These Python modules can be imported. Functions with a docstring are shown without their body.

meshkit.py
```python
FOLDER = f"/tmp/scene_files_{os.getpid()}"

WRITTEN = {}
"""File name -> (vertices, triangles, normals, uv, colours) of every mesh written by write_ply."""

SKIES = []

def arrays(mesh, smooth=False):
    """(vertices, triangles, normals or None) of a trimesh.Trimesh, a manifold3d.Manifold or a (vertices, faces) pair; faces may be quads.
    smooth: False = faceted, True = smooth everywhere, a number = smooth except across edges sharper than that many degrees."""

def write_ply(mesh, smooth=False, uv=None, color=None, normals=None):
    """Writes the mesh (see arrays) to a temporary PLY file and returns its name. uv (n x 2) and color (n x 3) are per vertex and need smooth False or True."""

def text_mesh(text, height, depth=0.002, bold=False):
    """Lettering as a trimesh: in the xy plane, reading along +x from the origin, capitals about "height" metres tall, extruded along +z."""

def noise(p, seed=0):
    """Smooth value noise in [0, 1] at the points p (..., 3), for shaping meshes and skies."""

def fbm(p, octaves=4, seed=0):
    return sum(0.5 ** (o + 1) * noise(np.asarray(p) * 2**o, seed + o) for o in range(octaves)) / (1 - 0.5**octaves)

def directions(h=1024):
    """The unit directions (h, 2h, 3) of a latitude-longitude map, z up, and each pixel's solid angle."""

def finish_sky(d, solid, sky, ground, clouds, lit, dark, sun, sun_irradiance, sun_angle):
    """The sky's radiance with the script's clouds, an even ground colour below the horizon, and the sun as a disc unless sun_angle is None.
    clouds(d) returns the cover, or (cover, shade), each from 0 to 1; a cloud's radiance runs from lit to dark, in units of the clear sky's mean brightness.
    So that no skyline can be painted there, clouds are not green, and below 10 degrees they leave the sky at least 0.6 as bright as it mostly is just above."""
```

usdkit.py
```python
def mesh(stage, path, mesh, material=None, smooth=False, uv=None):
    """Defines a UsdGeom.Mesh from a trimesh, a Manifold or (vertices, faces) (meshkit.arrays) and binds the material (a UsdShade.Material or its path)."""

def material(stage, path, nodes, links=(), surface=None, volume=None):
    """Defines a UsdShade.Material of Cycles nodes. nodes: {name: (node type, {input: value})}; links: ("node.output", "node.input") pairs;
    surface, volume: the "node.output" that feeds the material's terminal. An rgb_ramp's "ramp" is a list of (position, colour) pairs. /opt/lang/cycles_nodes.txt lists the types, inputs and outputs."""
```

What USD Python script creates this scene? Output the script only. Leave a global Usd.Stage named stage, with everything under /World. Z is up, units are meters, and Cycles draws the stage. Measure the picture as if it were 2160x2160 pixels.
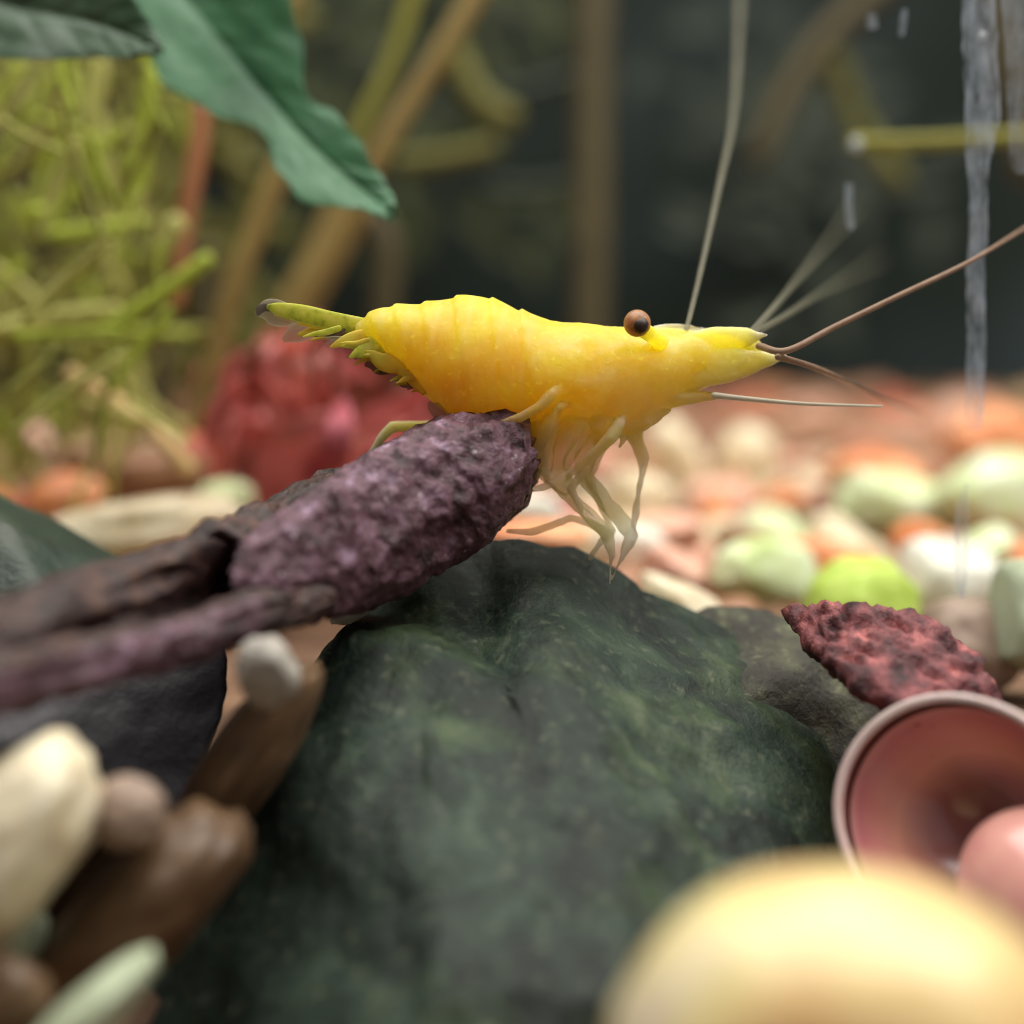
import math
import numpy as np
import trimesh
import manifold3d as m3
import meshkit
import usdkit
from pxr import Usd, UsdGeom, UsdLux, UsdShade, Gf, Sdf

stage = Usd.Stage.CreateInMemory()
UsdGeom.SetStageUpAxis(stage, UsdGeom.Tokens.z)
UsdGeom.SetStageMetersPerUnit(stage, 1.0)
stage.SetDefaultPrim(UsdGeom.Xform.Define(stage, '/World').GetPrim())
UsdGeom.Scope.Define(stage, '/World/Looks')
MM = 0.001

# ------------------------------------------------------------------ camera
PITCH = math.radians(8.0)          # looking slightly down
CAM = np.array([0.0, 0.0, 22.0])   # millimetres; the gravel's top lies near z = 2
FWD = np.array([0, math.cos(PITCH), -math.sin(PITCH)])
UP = np.array([0, math.sin(PITCH), math.cos(PITCH)])
RIGHT = np.array([1.0, 0, 0])
cam = UsdGeom.Camera.Define(stage, '/World/camera')
cam.AddTranslateOp().Set(Gf.Vec3d(*(CAM * MM)))
cam.AddRotateXYZOp().Set(Gf.Vec3f(90 - 8.0, 0, 0))
cam.CreateHorizontalApertureAttr(36.0)
cam.CreateVerticalApertureAttr(36.0)
cam.CreateFocalLengthAttr(60.0)
cam.CreateFStopAttr(18.0)
cam.CreateFocusDistanceAttr(0.0785)
cam.CreateClippingRangeAttr(Gf.Vec2f(0.002, 20.0))
cam.CreateExposureAttr(0.0)

# ------------------------------------------------------------------ lamps: the tank's light bar above, an added soft ambient fill in front


def rect_light(name, loc, rot, w, h, inten, col):
    l = UsdLux.RectLight.Define(stage, '/World/' + name)
    l.AddTranslateOp().Set(Gf.Vec3d(*[c * MM for c in loc]))
    l.AddRotateXYZOp().Set(Gf.Vec3f(*rot))
    l.CreateWidthAttr(w * MM)
    l.CreateHeightAttr(h * MM)
    l.CreateIntensityAttr(inten)
    l.CreateColorAttr(Gf.Vec3f(*col))
    return l


rect_light('tank_lamp', (75, 84, 205), (-2, 0, 0), 420, 210, 6.3, (1.0, 0.97, 0.90))
rect_light('room_fill', (250, -300, 210), (60, 0, 36), 560, 420, .30, (0.92, 0.97, 1.0))


# ------------------------------------------------------------------ helpers
def P(u, v, d):
    """The point seen at pixel (u, v) of the 2160 px photograph, d millimetres along the view axis."""
    u, v, d = np.asarray(u, float), np.asarray(v, float), np.asarray(d, float)
    return CAM + d[..., None] * FWD + ((u - 1080) / 3600 * d)[..., None] * RIGHT + ((1080 - v) / 3600 * d)[..., None] * UP


def unproject(p):
    q = np.asarray(p) - CAM
    d = q @ FWD
    return 1080 + 3600 * (q @ RIGHT) / d, 1080 - 3600 * (q @ UP) / d, d


used = {}


def numbered(parent, name):
    k = (parent, name)
    n = used.get(k, 0)
    used[k] = n + 1
    return f'{parent}/{name}' + (f'_{n:03d}' if n else '')


def tag(prim, label=None, cat=None, group=None, kind=None):
    for k, val in (('label', label), ('category', cat), ('group', group), ('kind', kind)):
        if val:
            prim.SetCustomDataByKey(k, val)
    return prim


class Thing:
    def __init__(self, name, label, cat, base, group=None):
        self.path = numbered('/World', name)
        self.base = np.asarray(base, float)
        x = UsdGeom.Xform.Define(stage, self.path)
        x.AddTranslateOp().Set(Gf.Vec3d(*(self.base * MM)))
        tag(x.GetPrim(), label, cat, group)

    def part(self, name, mesh, mat, parent=None, smooth=True, label=None, kind=None):
        path = numbered(parent or self.path, name)
        v, f = vf(mesh)
        m = usdkit.mesh(stage, path, ((v - self.base) * MM, f), M[mat], smooth=smooth)
        tag(m.GetPrim(), label=label, kind=kind)
        return path


def vf(mesh):
    if hasattr(mesh, 'to_mesh'):
        m = mesh.to_mesh()
        return np.asarray(m.vert_properties)[:, :3].astype(float), np.asarray(m.tri_verts).astype(int)
    if isinstance(mesh, tuple):
        return np.asarray(mesh[0], float), np.asarray(mesh[1], int)
    return np.asarray(mesh.vertices), np.asarray(mesh.faces)


def single(name, mesh, mat, label=None, cat=None, base=None, group=None, kind=None, smooth=True):
    v, f = vf(mesh)
    base = np.array([*v[:, :2].mean(0), v[:, 2].min()]) if base is None else np.asarray(base, float)
    m = usdkit.mesh(stage, numbered('/World', name), ((v - base) * MM, f), M[mat], smooth=smooth)
    m.AddTranslateOp().Set(Gf.Vec3d(*(base * MM)))
    tag(m.GetPrim(), label, cat, group, kind)
    return m


def to_man(v, f):
    return m3.Manifold(m3.Mesh(np.asarray(v, np.float32), np.asarray(f, np.uint32)))


def cat_meshes(ms):
    vs, fs, n = [], [], 0
    for m in ms:
        v, f = vf(m)
        vs.append(v)
        fs.append(f + n)
        n += len(v)
    return np.vstack(vs), np.vstack(fs)


def tube(pts, radii, sides=8, n=None, flat=1.0):
    """A closed tapered tube through points (Catmull-Rom), rounded at its ends."""
    pts = np.asarray(pts, float)
    radii = np.broadcast_to(np.asarray(radii, float), (len(pts),))
    if n:
        pts, radii = spline(pts, n), spline(radii[:, None], n)[:, 0]
    t = np.gradient(pts, axis=0)
    t /= np.linalg.norm(t, axis=1, keepdims=True) + 1e-12
    pts = np.vstack([pts[:1] - t[:1] * radii[0] * .6, pts, pts[-1:] + t[-1:] * radii[-1] * .6])
    radii = np.concatenate([[radii[0] * .55], radii, [radii[-1] * .55]])
    t = np.vstack([t[:1], t, t[-1:]])
    a = np.cross(t, FWD)
    a /= np.linalg.norm(a, axis=1, keepdims=True) + 1e-9
    b = np.cross(t, a)
    ang = np.arange(sides) * 2 * np.pi / sides
    v = pts[:, None] + radii[:, None, None] * (np.cos(ang)[None, :, None] * a[:, None] + flat * np.sin(ang)[None, :, None] * b[:, None])
    return grid_close(v)


def grid_close(v):
    """rings (n, m, 3) -> closed mesh with capped ends."""
    n, m = v.shape[:2]
    i, j = np.meshgrid(np.arange(n - 1), np.arange(m), indexing='ij')
    a, b, c, d = i * m + j, i * m + (j + 1) % m, (i + 1) * m + (j + 1) % m, (i + 1) * m + j
    f = np.vstack([np.stack([a, b, c], -1).reshape(-1, 3), np.stack([a, c, d], -1).reshape(-1, 3)])
    vv = np.vstack([v.reshape(-1, 3), v[0].mean(0), v[-1].mean(0)])
    k = n * m
    j = np.arange(m)
    f = np.vstack([f, np.stack([np.full(m, k), (j + 1) % m, j], -1), np.stack([np.full(m, k + 1), (n - 1) * m + j, (n - 1) * m + (j + 1) % m], -1)])
    t = trimesh.Trimesh(vv, f, process=False)
    if t.volume < 0:
        f = f[:, ::-1]
    return vv, f


def spline(p, n):
    p = np.asarray(p, float)
    if len(p) == 2:
        return p[0] + np.linspace(0, 1, n)[:, None] * (p[1] - p[0])
    q = np.vstack([2 * p[0] - p[1], p, 2 * p[-1] - p[-2]])
    s = np.linspace(0, len(p) - 1 - 1e-9, n)
    i = s.astype(int)
    t = (s - i)[:, None]
    a, b, c, d = q[i], q[i + 1], q[i + 2], q[i + 3]
    return .5 * (2 * b + (c - a) * t + (2 * a - 5 * b + 4 * c - d) * t ** 2 + (3 * b - a - 3 * c + d) * t ** 3)


def normals(v, f):
    n = np.zeros_like(v)
    fn = np.cross(v[f[:, 1]] - v[f[:, 0]], v[f[:, 2]] - v[f[:, 0]])
    for k in range(3):
        np.add.at(n, f[:, k], fn)
    return n / (np.linalg.norm(n, axis=1, keepdims=True) + 1e-12)


def taubin(v, f, it):
    t = trimesh.Trimesh(v, f, process=False)
    if it:
        trimesh.smoothing.filter_taubin(t, lamb=.5, nu=.52, iterations=it)
    return np.array(t.vertices), f


def hull_rock(groups, edge, smooth_it, amps, seed=0):
    """Union of convex lumps given by pixel + depth points, refined, softened and roughened. amps: (amplitude mm, size mm) pairs."""
    body = None
    for g in groups:
        g = np.asarray(g, float)
        h = m3.Manifold.hull_points(P(g[:, 0], g[:, 1], g[:, 2]).astype(np.float32))
        body = h if body is None else body + h
    body = body.refine_to_length(edge)
    v, f = vf(body)
    v, f = taubin(v, f, smooth_it)
    nrm = normals(v, f)
    for k, (a, s) in enumerate(amps):
        v = v + nrm * (a * 2 * (meshkit.fbm(v / s, 3, seed + 7 * k) - .5))[:, None]
    return v, f


def fr(p, s, o, seed):
    return meshkit.fbm(np.asarray(p) / s, o, seed)


def basis(d):
    d = np.asarray(d, float) / np.linalg.norm(d)
    a = np.cross(d, [0, 0, 1.0])
    a /= np.linalg.norm(a)
    return d, a, np.cross(a, d)


# ------------------------------------------------------------------ materials
M = {}


def srgb(*c):
    c = np.array(c, float) / 255
    return tuple(np.where(c < .04045, c / 12.92, ((c + .055) / 1.055) ** 2.4))


def mat(name, stops, size=1.0, detail=4, rough=.6, spec=.4, bump=0.0, bsize=None, stretch=(1, 1, 1), rot=(0, 0, 0), sss=0, radius=(1, .5, .3), alpha=None, transl=None, coat=0, distortion=0.0, contrast=(.3, .7), speck=None, region=None, blend=None):
    """A solid procedural colour: noise of `size` mm through colour stops, fine relief of `bump` mm."""
    lo, hi = contrast
    ramp = [(lo + (hi - lo) * i / max(1, len(stops) - 1), c) for i, c in enumerate(stops)]
    nodes = {
        'co': ('texture_coordinate', {}),
        'mp': ('mapping', {'scale': tuple(1000.0 / size * s for s in stretch), 'rotation': rot}),
        'n': ('noise_texture', {'scale': 1.0, 'detail': float(detail), 'roughness': .6, 'distortion': distortion}),
        'r': ('rgb_ramp', {'ramp': ramp}),
        'p': ('principled_bsdf', {'roughness': rough, 'specular_ior_level': spec, 'coat_weight': coat, 'coat_roughness': .15}),
    }
    links = [('co.object', 'mp.vector'), ('mp.vector', 'n.vector'), ('n.fac', 'r.fac'), ('r.color', 'p.base_color')]
    if bump:
        nodes['mb'] = ('mapping', {'scale': tuple(1000.0 / (bsize or size / 3) * s for s in stretch), 'rotation': rot})
        nodes['nb'] = ('noise_texture', {'scale': 1.0, 'detail': 5.0, 'roughness': .65})
        nodes['b'] = ('bump', {'distance': bump * MM, 'strength': 1.0})
        links += [('co.object', 'mb.vector'), ('mb.vector', 'nb.vector'), ('nb.fac', 'b.height'), ('b.normal', 'p.normal')]
    if sss:
        nodes['p'][1].update({'subsurface_weight': sss, 'subsurface_scale': MM, 'subsurface_radius': radius, 'subsurface_method': 'random_walk'})
    col = 'r.color'
    for tagname, sp in (('rg', region), ('sk', speck)):
        if sp:      # a second pattern of its own colour: (colour stops, size mm, from, to, amount, stretch)
            cs, sz, lo2, hi2, amt, st2 = sp
            nodes['m' + tagname] = ('mapping', {'scale': tuple(1000.0 / sz * q for q in st2), 'location': (3.1, 1.7, 5.3)})
            nodes['n' + tagname] = ('noise_texture', {'scale': 1.0, 'detail': 5.0, 'roughness': .62})
            nodes['f' + tagname] = ('rgb_ramp', {'ramp': [(lo2, (0, 0, 0)), (hi2, (amt, amt, amt))]})
            nodes['c' + tagname] = ('rgb_ramp', {'ramp': [(.3 + .4 * i / max(1, len(cs) - 1), c) for i, c in enumerate(cs)]})
            nodes['x' + tagname] = ('mix_color', {})
            links += [('co.object', f'm{tagname}.vector'), (f'm{tagname}.vector', f'n{tagname}.vector'), (f'n{tagname}.fac', f'f{tagname}.fac'), ('n.fac', f'c{tagname}.fac'),
                      (f'f{tagname}.color', f'x{tagname}.fac'), (col, f'x{tagname}.a'), (f'c{tagname}.color', f'x{tagname}.b')]
            col = f'x{tagname}.result'
    if blend:       # a second set of colours where the mesh's 'tone' says so (older, browner wood)
        nodes['cb'] = ('rgb_ramp', {'ramp': [(.3 + .4 * i / max(1, len(blend) - 1), c) for i, c in enumerate(blend)]})
        nodes['ab'] = ('attribute', {'attribute': 'tone'})
        nodes['xb'] = ('mix_color', {})
        links += [('n.fac', 'cb.fac'), ('ab.fac', 'xb.fac'), (col, 'xb.a'), ('cb.color', 'xb.b')]
        col = 'xb.result'
    links[links.index(('r.color', 'p.base_color'))] = (col, 'p.base_color')
    out = 'p.BSDF'
    if transl:
        nodes['t'] = ('translucent_bsdf', {})
        nodes['mx'] = ('mix_closure', {'fac': transl})
        links += [(col, 't.color'), ('p.BSDF', 'mx.closure1'), ('t.BSDF', 'mx.closure2')]
        out = 'mx.closure'
    if alpha is not None:
        nodes['tr'] = ('transparent_bsdf', {})
        nodes['ma'] = ('mix_closure', {} if isinstance(alpha, tuple) else {'fac': alpha})
        if isinstance(alpha, tuple):       # patchy cover
            nodes['mpa'] = ('mapping', {'scale': (1900.0, 1900.0, 520.0)})
            nodes['na'] = ('noise_texture', {'scale': 1.0, 'detail': 4.0, 'roughness': .65})
            nodes['ra'] = ('rgb_ramp', {'ramp': [(.36, (alpha[0],) * 3), (.66, (alpha[1],) * 3)]})
            links += [('co.object', 'mpa.vector'), ('mpa.vector', 'na.vector'), ('na.fac', 'ra.fac'), ('ra.color', 'ma.fac')]
        links += [('tr.BSDF', 'ma.closure1'), (out, 'ma.closure2')]
        out = 'ma.closure'
    M[name] = usdkit.material(stage, '/World/Looks/' + name, nodes, links, surface=out)


S = srgb
mat('bed', [S(66, 47, 34), S(104, 76, 56), S(128, 100, 76)], size=4, rough=.8, bump=.3)
mat('wall', [S(20, 28, 20), S(28, 37, 32), S(46, 56, 58)], size=60, detail=2, rough=.7, spec=.2)
mat('rock', [S(13, 20, 16), S(24, 35, 28), S(36, 50, 41), S(60, 74, 60)], size=4.5, detail=8, rough=.6, spec=.3, bump=.2, bsize=.6, stretch=(1, 1, .55), distortion=.8, contrast=(.34, .68),
    speck=([S(84, 94, 76), S(122, 124, 100)], .7, .56, .74, .5, (1, 1, .7)), region=([S(46, 62, 36), S(66, 84, 52), S(94, 102, 74)], 7, .54, .68, .7, (1, 1, .3)))
mat('rock_mossy', [S(36, 32, 30), S(58, 56, 48), S(92, 94, 70)], size=2.6, detail=7, rough=.7, bump=.25, bsize=.7, speck=([S(96, 104, 76), S(126, 130, 100)], .7, .56, .72, .7, (1, 1, 1)))
mat('rock_left', [S(24, 36, 28), S(36, 50, 40), S(56, 64, 52)], size=6, detail=6, rough=.5, bump=.15, bsize=1.2)
mat('shaded_stone', [S(36, 33, 38), S(50, 46, 52)], size=5, rough=.6, bump=.15)  # shade below the driftwood is painted into this dark stone colour
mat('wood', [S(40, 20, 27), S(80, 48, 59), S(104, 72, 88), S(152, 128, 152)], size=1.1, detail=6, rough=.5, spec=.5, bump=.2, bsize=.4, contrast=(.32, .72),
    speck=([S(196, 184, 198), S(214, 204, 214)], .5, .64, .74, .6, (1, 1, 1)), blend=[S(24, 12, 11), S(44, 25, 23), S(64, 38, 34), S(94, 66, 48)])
mat('wood_red', [S(40, 24, 28), S(92, 48, 52), S(132, 72, 74), S(196, 116, 112)], size=1.2, detail=6, rough=.55, bump=.2, bsize=.35, contrast=(.3, .72))
mat('leaf', [S(58, 104, 70), S(80, 130, 92), S(112, 152, 124)], size=6, detail=3, rough=.4, bump=.1, bsize=1.5, transl=.35)
mat('leaf_grey', [S(70, 98, 72), S(106, 128, 108), S(150, 165, 152)], size=7, detail=3, rough=.4, transl=.3)
mat('needle_lime', [S(170, 182, 64), S(202, 216, 90)], size=6, rough=.5, transl=.4)
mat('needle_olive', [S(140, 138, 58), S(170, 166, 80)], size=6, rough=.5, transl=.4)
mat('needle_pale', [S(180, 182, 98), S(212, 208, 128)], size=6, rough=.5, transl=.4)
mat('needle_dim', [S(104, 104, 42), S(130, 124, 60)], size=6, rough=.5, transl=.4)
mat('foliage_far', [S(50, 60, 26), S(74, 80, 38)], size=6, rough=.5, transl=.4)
mat('stem_salmon', [S(158, 104, 70), S(184, 124, 86)], size=5, rough=.5, transl=.2)
mat('stem_tan', [S(132, 110, 60), S(154, 132, 78)], size=6, rough=.5, transl=.2)
mat('stem_brown', [S(70, 62, 38), S(90, 80, 52)], size=6, rough=.6, transl=.2)
mat('stem_cream', [S(206, 170, 112), S(224, 190, 132)], size=5, rough=.5)
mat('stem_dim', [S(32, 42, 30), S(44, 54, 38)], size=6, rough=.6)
mat('red_leaf', [S(206, 122, 122), S(228, 150, 146), S(238, 176, 164)], size=8, detail=3, rough=.5, transl=.5)
mat('red_leaf_dark', [S(136, 80, 64), S(176, 108, 90)], size=8, detail=3, rough=.5, transl=.5)
mat('red_leaf_pink', [S(190, 92, 108), S(206, 116, 126)], size=8, detail=3, rough=.5, transl=.35)
mat('peb_cream', [S(196, 176, 140), S(226, 208, 176), S(236, 224, 196)], size=3.5, rough=.45, coat=.2, sss=.25, radius=(1.2, .9, .6), speck=([S(150, 124, 92), S(150, 124, 92)], 1.1, .54, .70, .65, (1, 1, 1)))
mat('peb_white', [S(206, 204, 186), S(232, 232, 220)], size=3, rough=.45, coat=.2, sss=.3, radius=(1.2, 1, .8), speck=([S(176, 170, 140), S(176, 170, 140)], 1.1, .54, .70, .65, (1, 1, 1)))
mat('peb_green', [S(178, 196, 120), S(206, 216, 172), S(222, 232, 212)], size=3.2, detail=3, rough=.45, coat=.2, speck=([S(128, 150, 74), S(128, 150, 74)], 1.1, .54, .70, .65, (1, 1, 1)))
mat('peb_lime', [S(150, 176, 58), S(172, 196, 84), S(190, 210, 112)], size=.9, detail=5, rough=.6, bump=.06, bsize=.4)
mat('peb_pink', [S(206, 144, 122), S(226, 176, 154), S(236, 204, 184)], size=3, rough=.45, coat=.2, speck=([S(176, 112, 92), S(176, 112, 92)], 1.1, .54, .70, .65, (1, 1, 1)))
mat('peb_orange', [S(206, 112, 62), S(224, 148, 98), S(230, 180, 140)], size=3.5, rough=.45, coat=.2, speck=([S(176, 84, 46), S(176, 84, 46)], 1.1, .54, .70, .65, (1, 1, 1)))
mat('peb_red', [S(164, 70, 58), S(190, 96, 80)], size=3, rough=.5, coat=.2)
mat('peb_brown', [S(120, 84, 60), S(156, 112, 84), S(176, 138, 108)], size=3, rough=.5, coat=.2, speck=([S(96, 64, 46), S(96, 64, 46)], 1.1, .54, .70, .65, (1, 1, 1)))
mat('peb_grey', [S(140, 134, 126), S(166, 162, 154)], size=2.5, rough=.5)
mat('peb_taupe', [S(134, 112, 98), S(158, 138, 122)], size=3, rough=.5)
mat('peb_shaded', [S(74, 54, 36), S(96, 72, 50), S(116, 92, 64)], size=4, rough=.5, coat=.1, speck=([S(56, 40, 28), S(56, 40, 28)], 1.1, .54, .70, .65, (1, 1, 1)))  # brown stones at lower left, darkened to paint in the shadow on them
mat('peb_tan', [S(122, 94, 62), S(156, 124, 86), S(176, 150, 108)], size=3, rough=.45, coat=.2, speck=([S(100, 76, 48), S(100, 76, 48)], 1.1, .54, .70, .65, (1, 1, 1)))
mat('peb_greygreen', [S(150, 160, 134), S(178, 188, 160)], size=2.5, rough=.5)
mat('peb_striped', [S(186, 160, 134), S(228, 212, 178), S(232, 222, 192), S(206, 196, 176)], size=2.4, detail=4, rough=.45, coat=.3, stretch=(2.2, 1, .55), rot=(0, .7, .2), contrast=(.3, .7), speck=([S(150, 116, 96), S(150, 116, 96)], 1.1, .54, .70, .65, (1, 1, 1)))
mat('peb_big', [S(178, 126, 80), S(218, 184, 130), S(230, 212, 150), S(228, 214, 194)], size=6.5, detail=1, rough=.35, coat=.4, contrast=(.25, .75))
mat('shell_pink', [S(206, 140, 136), S(222, 164, 152), S(232, 190, 168)], size=4.5, detail=2, rough=.28, coat=.6)
M['shell_inside'] = usdkit.material(stage, '/World/Looks/shell_inside', {     # growth bands from the pale lip, with the throat's self-shadow painted in
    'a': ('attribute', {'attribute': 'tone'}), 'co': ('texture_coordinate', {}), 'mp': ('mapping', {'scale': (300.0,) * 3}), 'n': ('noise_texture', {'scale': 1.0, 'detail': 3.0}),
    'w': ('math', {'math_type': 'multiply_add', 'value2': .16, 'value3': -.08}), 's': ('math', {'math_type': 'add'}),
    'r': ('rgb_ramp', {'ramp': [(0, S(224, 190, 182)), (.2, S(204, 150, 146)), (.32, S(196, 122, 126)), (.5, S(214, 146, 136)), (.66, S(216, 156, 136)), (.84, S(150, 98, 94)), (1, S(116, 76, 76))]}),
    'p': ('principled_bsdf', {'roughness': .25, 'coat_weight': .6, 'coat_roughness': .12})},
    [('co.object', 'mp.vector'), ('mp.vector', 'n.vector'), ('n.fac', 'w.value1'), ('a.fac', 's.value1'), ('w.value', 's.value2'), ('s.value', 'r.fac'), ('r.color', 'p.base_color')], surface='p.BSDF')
mat('shell_lip', [S(214, 178, 172), S(230, 204, 198)], size=3, detail=2, rough=.3, coat=.5, sss=.4, radius=(1.5, .9, .8))
mat('shell_outer', [S(150, 84, 80), S(178, 112, 104)], size=3, rough=.35, coat=.4)
mat('film', [S(170, 184, 200), S(206, 214, 226)], size=1.2, detail=5, rough=.5, alpha=(.03, .34))
mat('film_thin', [S(150, 162, 178), S(176, 186, 198)], size=1.2, detail=5, rough=.5, alpha=(.03, .26))
mat('bubble', [S(190, 200, 206), S(214, 222, 224)], size=1, rough=.3, alpha=.55)
mat('antenna', [S(140, 110, 92), S(164, 138, 116)], size=1, rough=.5, transl=.3, alpha=.85)
mat('antenna_pale', [S(186, 178, 160), S(206, 198, 180)], size=1, rough=.5, transl=.3, alpha=.8)
mat('antenna_grey', [S(126, 124, 106), S(146, 144, 124)], size=2, rough=.5, transl=.3, alpha=.42)
mat('eye', [S(112, 78, 54), S(158, 116, 80)], size=.4, rough=.45, coat=.1, sss=.4, radius=(.3, .2, .15))
mat('pupil', [S(40, 28, 24), S(60, 44, 36)], size=.3, rough=.5, coat=.1)
mat('fin_yellow', [S(222, 190, 60), S(216, 204, 80)], size=.8, rough=.45, transl=.45, alpha=.8)
mat('fin_lime', [S(150, 160, 60), S(206, 208, 70), S(224, 214, 110)], size=.5, rough=.45, transl=.45, alpha=.8)
mat('fin_clear', [S(150, 140, 118), S(176, 164, 140)], size=.6, rough=.35, transl=.4, alpha=.42)
mat('fin_dark', [S(70, 58, 54), S(104, 90, 84)], size=.5, rough=.4, transl=.3, alpha=.6)
mat('white_limb', [S(226, 220, 184), S(236, 230, 200)], size=.6, rough=.4, transl=.4, alpha=.6)

# the shrimp's own skin: egg yellow where the body is thick, paler and clearer on limbs (attribute 'tone', painted per vertex by anatomy)
M['shrimp'] = usdkit.material(stage, '/World/Looks/shrimp', {
    'co': ('texture_coordinate', {}),
    'mp': ('mapping', {'scale': (1000 / 2.2,) * 3}),
    'n': ('noise_texture', {'scale': 1.0, 'detail': 5.0, 'roughness': .6}),
    'r': ('rgb_ramp', {'ramp': [(.3, S(212, 164, 58)), (.5, S(217, 177, 62)), (.7, S(224, 194, 80))]}),
    'ms': ('mapping', {'scale': (1000 / .28,) * 3}),
    'ns': ('noise_texture', {'scale': 1.0, 'detail': 2.0}),
    'sp': ('rgb_ramp', {'ramp': [(.62, (0, 0, 0)), (.74, (1, 1, 1))]}),
    'mspk': ('mix_color', {'a': (0, 0, 0), 'b': S(246, 226, 110)}),
    'spf': ('math', {'math_type': 'multiply', 'value2': .45}),
    'at': ('attribute', {'attribute': 'tone'}),
    'ao': ('attribute', {'attribute': 'clear'}),
    'mx': ('mix_color', {'b': S(220, 188, 124)}),
    'b': ('bump', {'distance': .05 * MM, 'strength': .6}),
    'p': ('principled_bsdf', {'roughness': .52, 'specular_ior_level': .3, 'subsurface_weight': .85, 'subsurface_scale': MM, 'subsurface_radius': (1.6, 1.0, .15), 'coat_weight': .0, 'coat_roughness': .2}),
    'tr': ('transparent_bsdf', {}),
    'tl': ('translucent_bsdf', {}),
    'm1': ('mix_closure', {'fac': .18}),
    'm2': ('mix_closure', {}),
}, [('co.object', 'mp.vector'), ('mp.vector', 'n.vector'), ('n.fac', 'r.fac'), ('co.object', 'ms.vector'), ('ms.vector', 'ns.vector'), ('ns.fac', 'sp.fac'),
    ('r.color', 'mspk.a'), ('sp.color', 'spf.value1'), ('spf.value', 'mspk.fac'), ('mspk.result', 'mx.a'), ('at.fac', 'mx.fac'), ('mx.result', 'p.base_color'), ('mx.result', 'tl.color'),
    ('ns.fac', 'b.height'), ('b.normal', 'p.normal'), ('p.BSDF', 'm1.closure1'), ('tl.BSDF', 'm1.closure2'), ('ao.fac', 'm2.fac'), ('m1.closure', 'm2.closure1'), ('tr.BSDF', 'm2.closure2')], surface='m2.closure')

# ------------------------------------------------------------------ setting: gravel bed sheet and the tank's dark back wall
gx, gy = np.meshgrid(np.linspace(-190, 190, 120), np.linspace(-20, 292, 110), indexing='xy')
gz = -1.2 + 2.4 * (fr(np.stack([gx, gy, gx * 0], -1), 14, 3, 3) - .5) + np.clip((gy - 150) / 130, 0, 1) * 3.0 - 9.0 * np.clip((84 - gy) / 26, 0, 1)
gv = np.stack([gx, gy, gz], -1)
n_, m_ = gx.shape
ii, jj = np.meshgrid(np.arange(n_ - 1), np.arange(m_ - 1), indexing='ij')
q = np.stack([ii * m_ + jj, ii * m_ + jj + 1, (ii + 1) * m_ + jj + 1, (ii + 1) * m_ + jj], -1).reshape(-1, 4)
single('gravel_bed', (gv.reshape(-1, 3), np.vstack([q[:, [0, 1, 2]], q[:, [0, 2, 3]]])), 'bed', label='brown fine gravel under the pebbles', cat=None, kind='structure', base=(0, 0, 0))
bw = trimesh.creation.box((400, 4, 270))
bw.apply_translation((0, 296, 125))
single('back_wall', bw, 'wall', label='dark grey green back wall of the tank', kind='structure', smooth=False)

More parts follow.
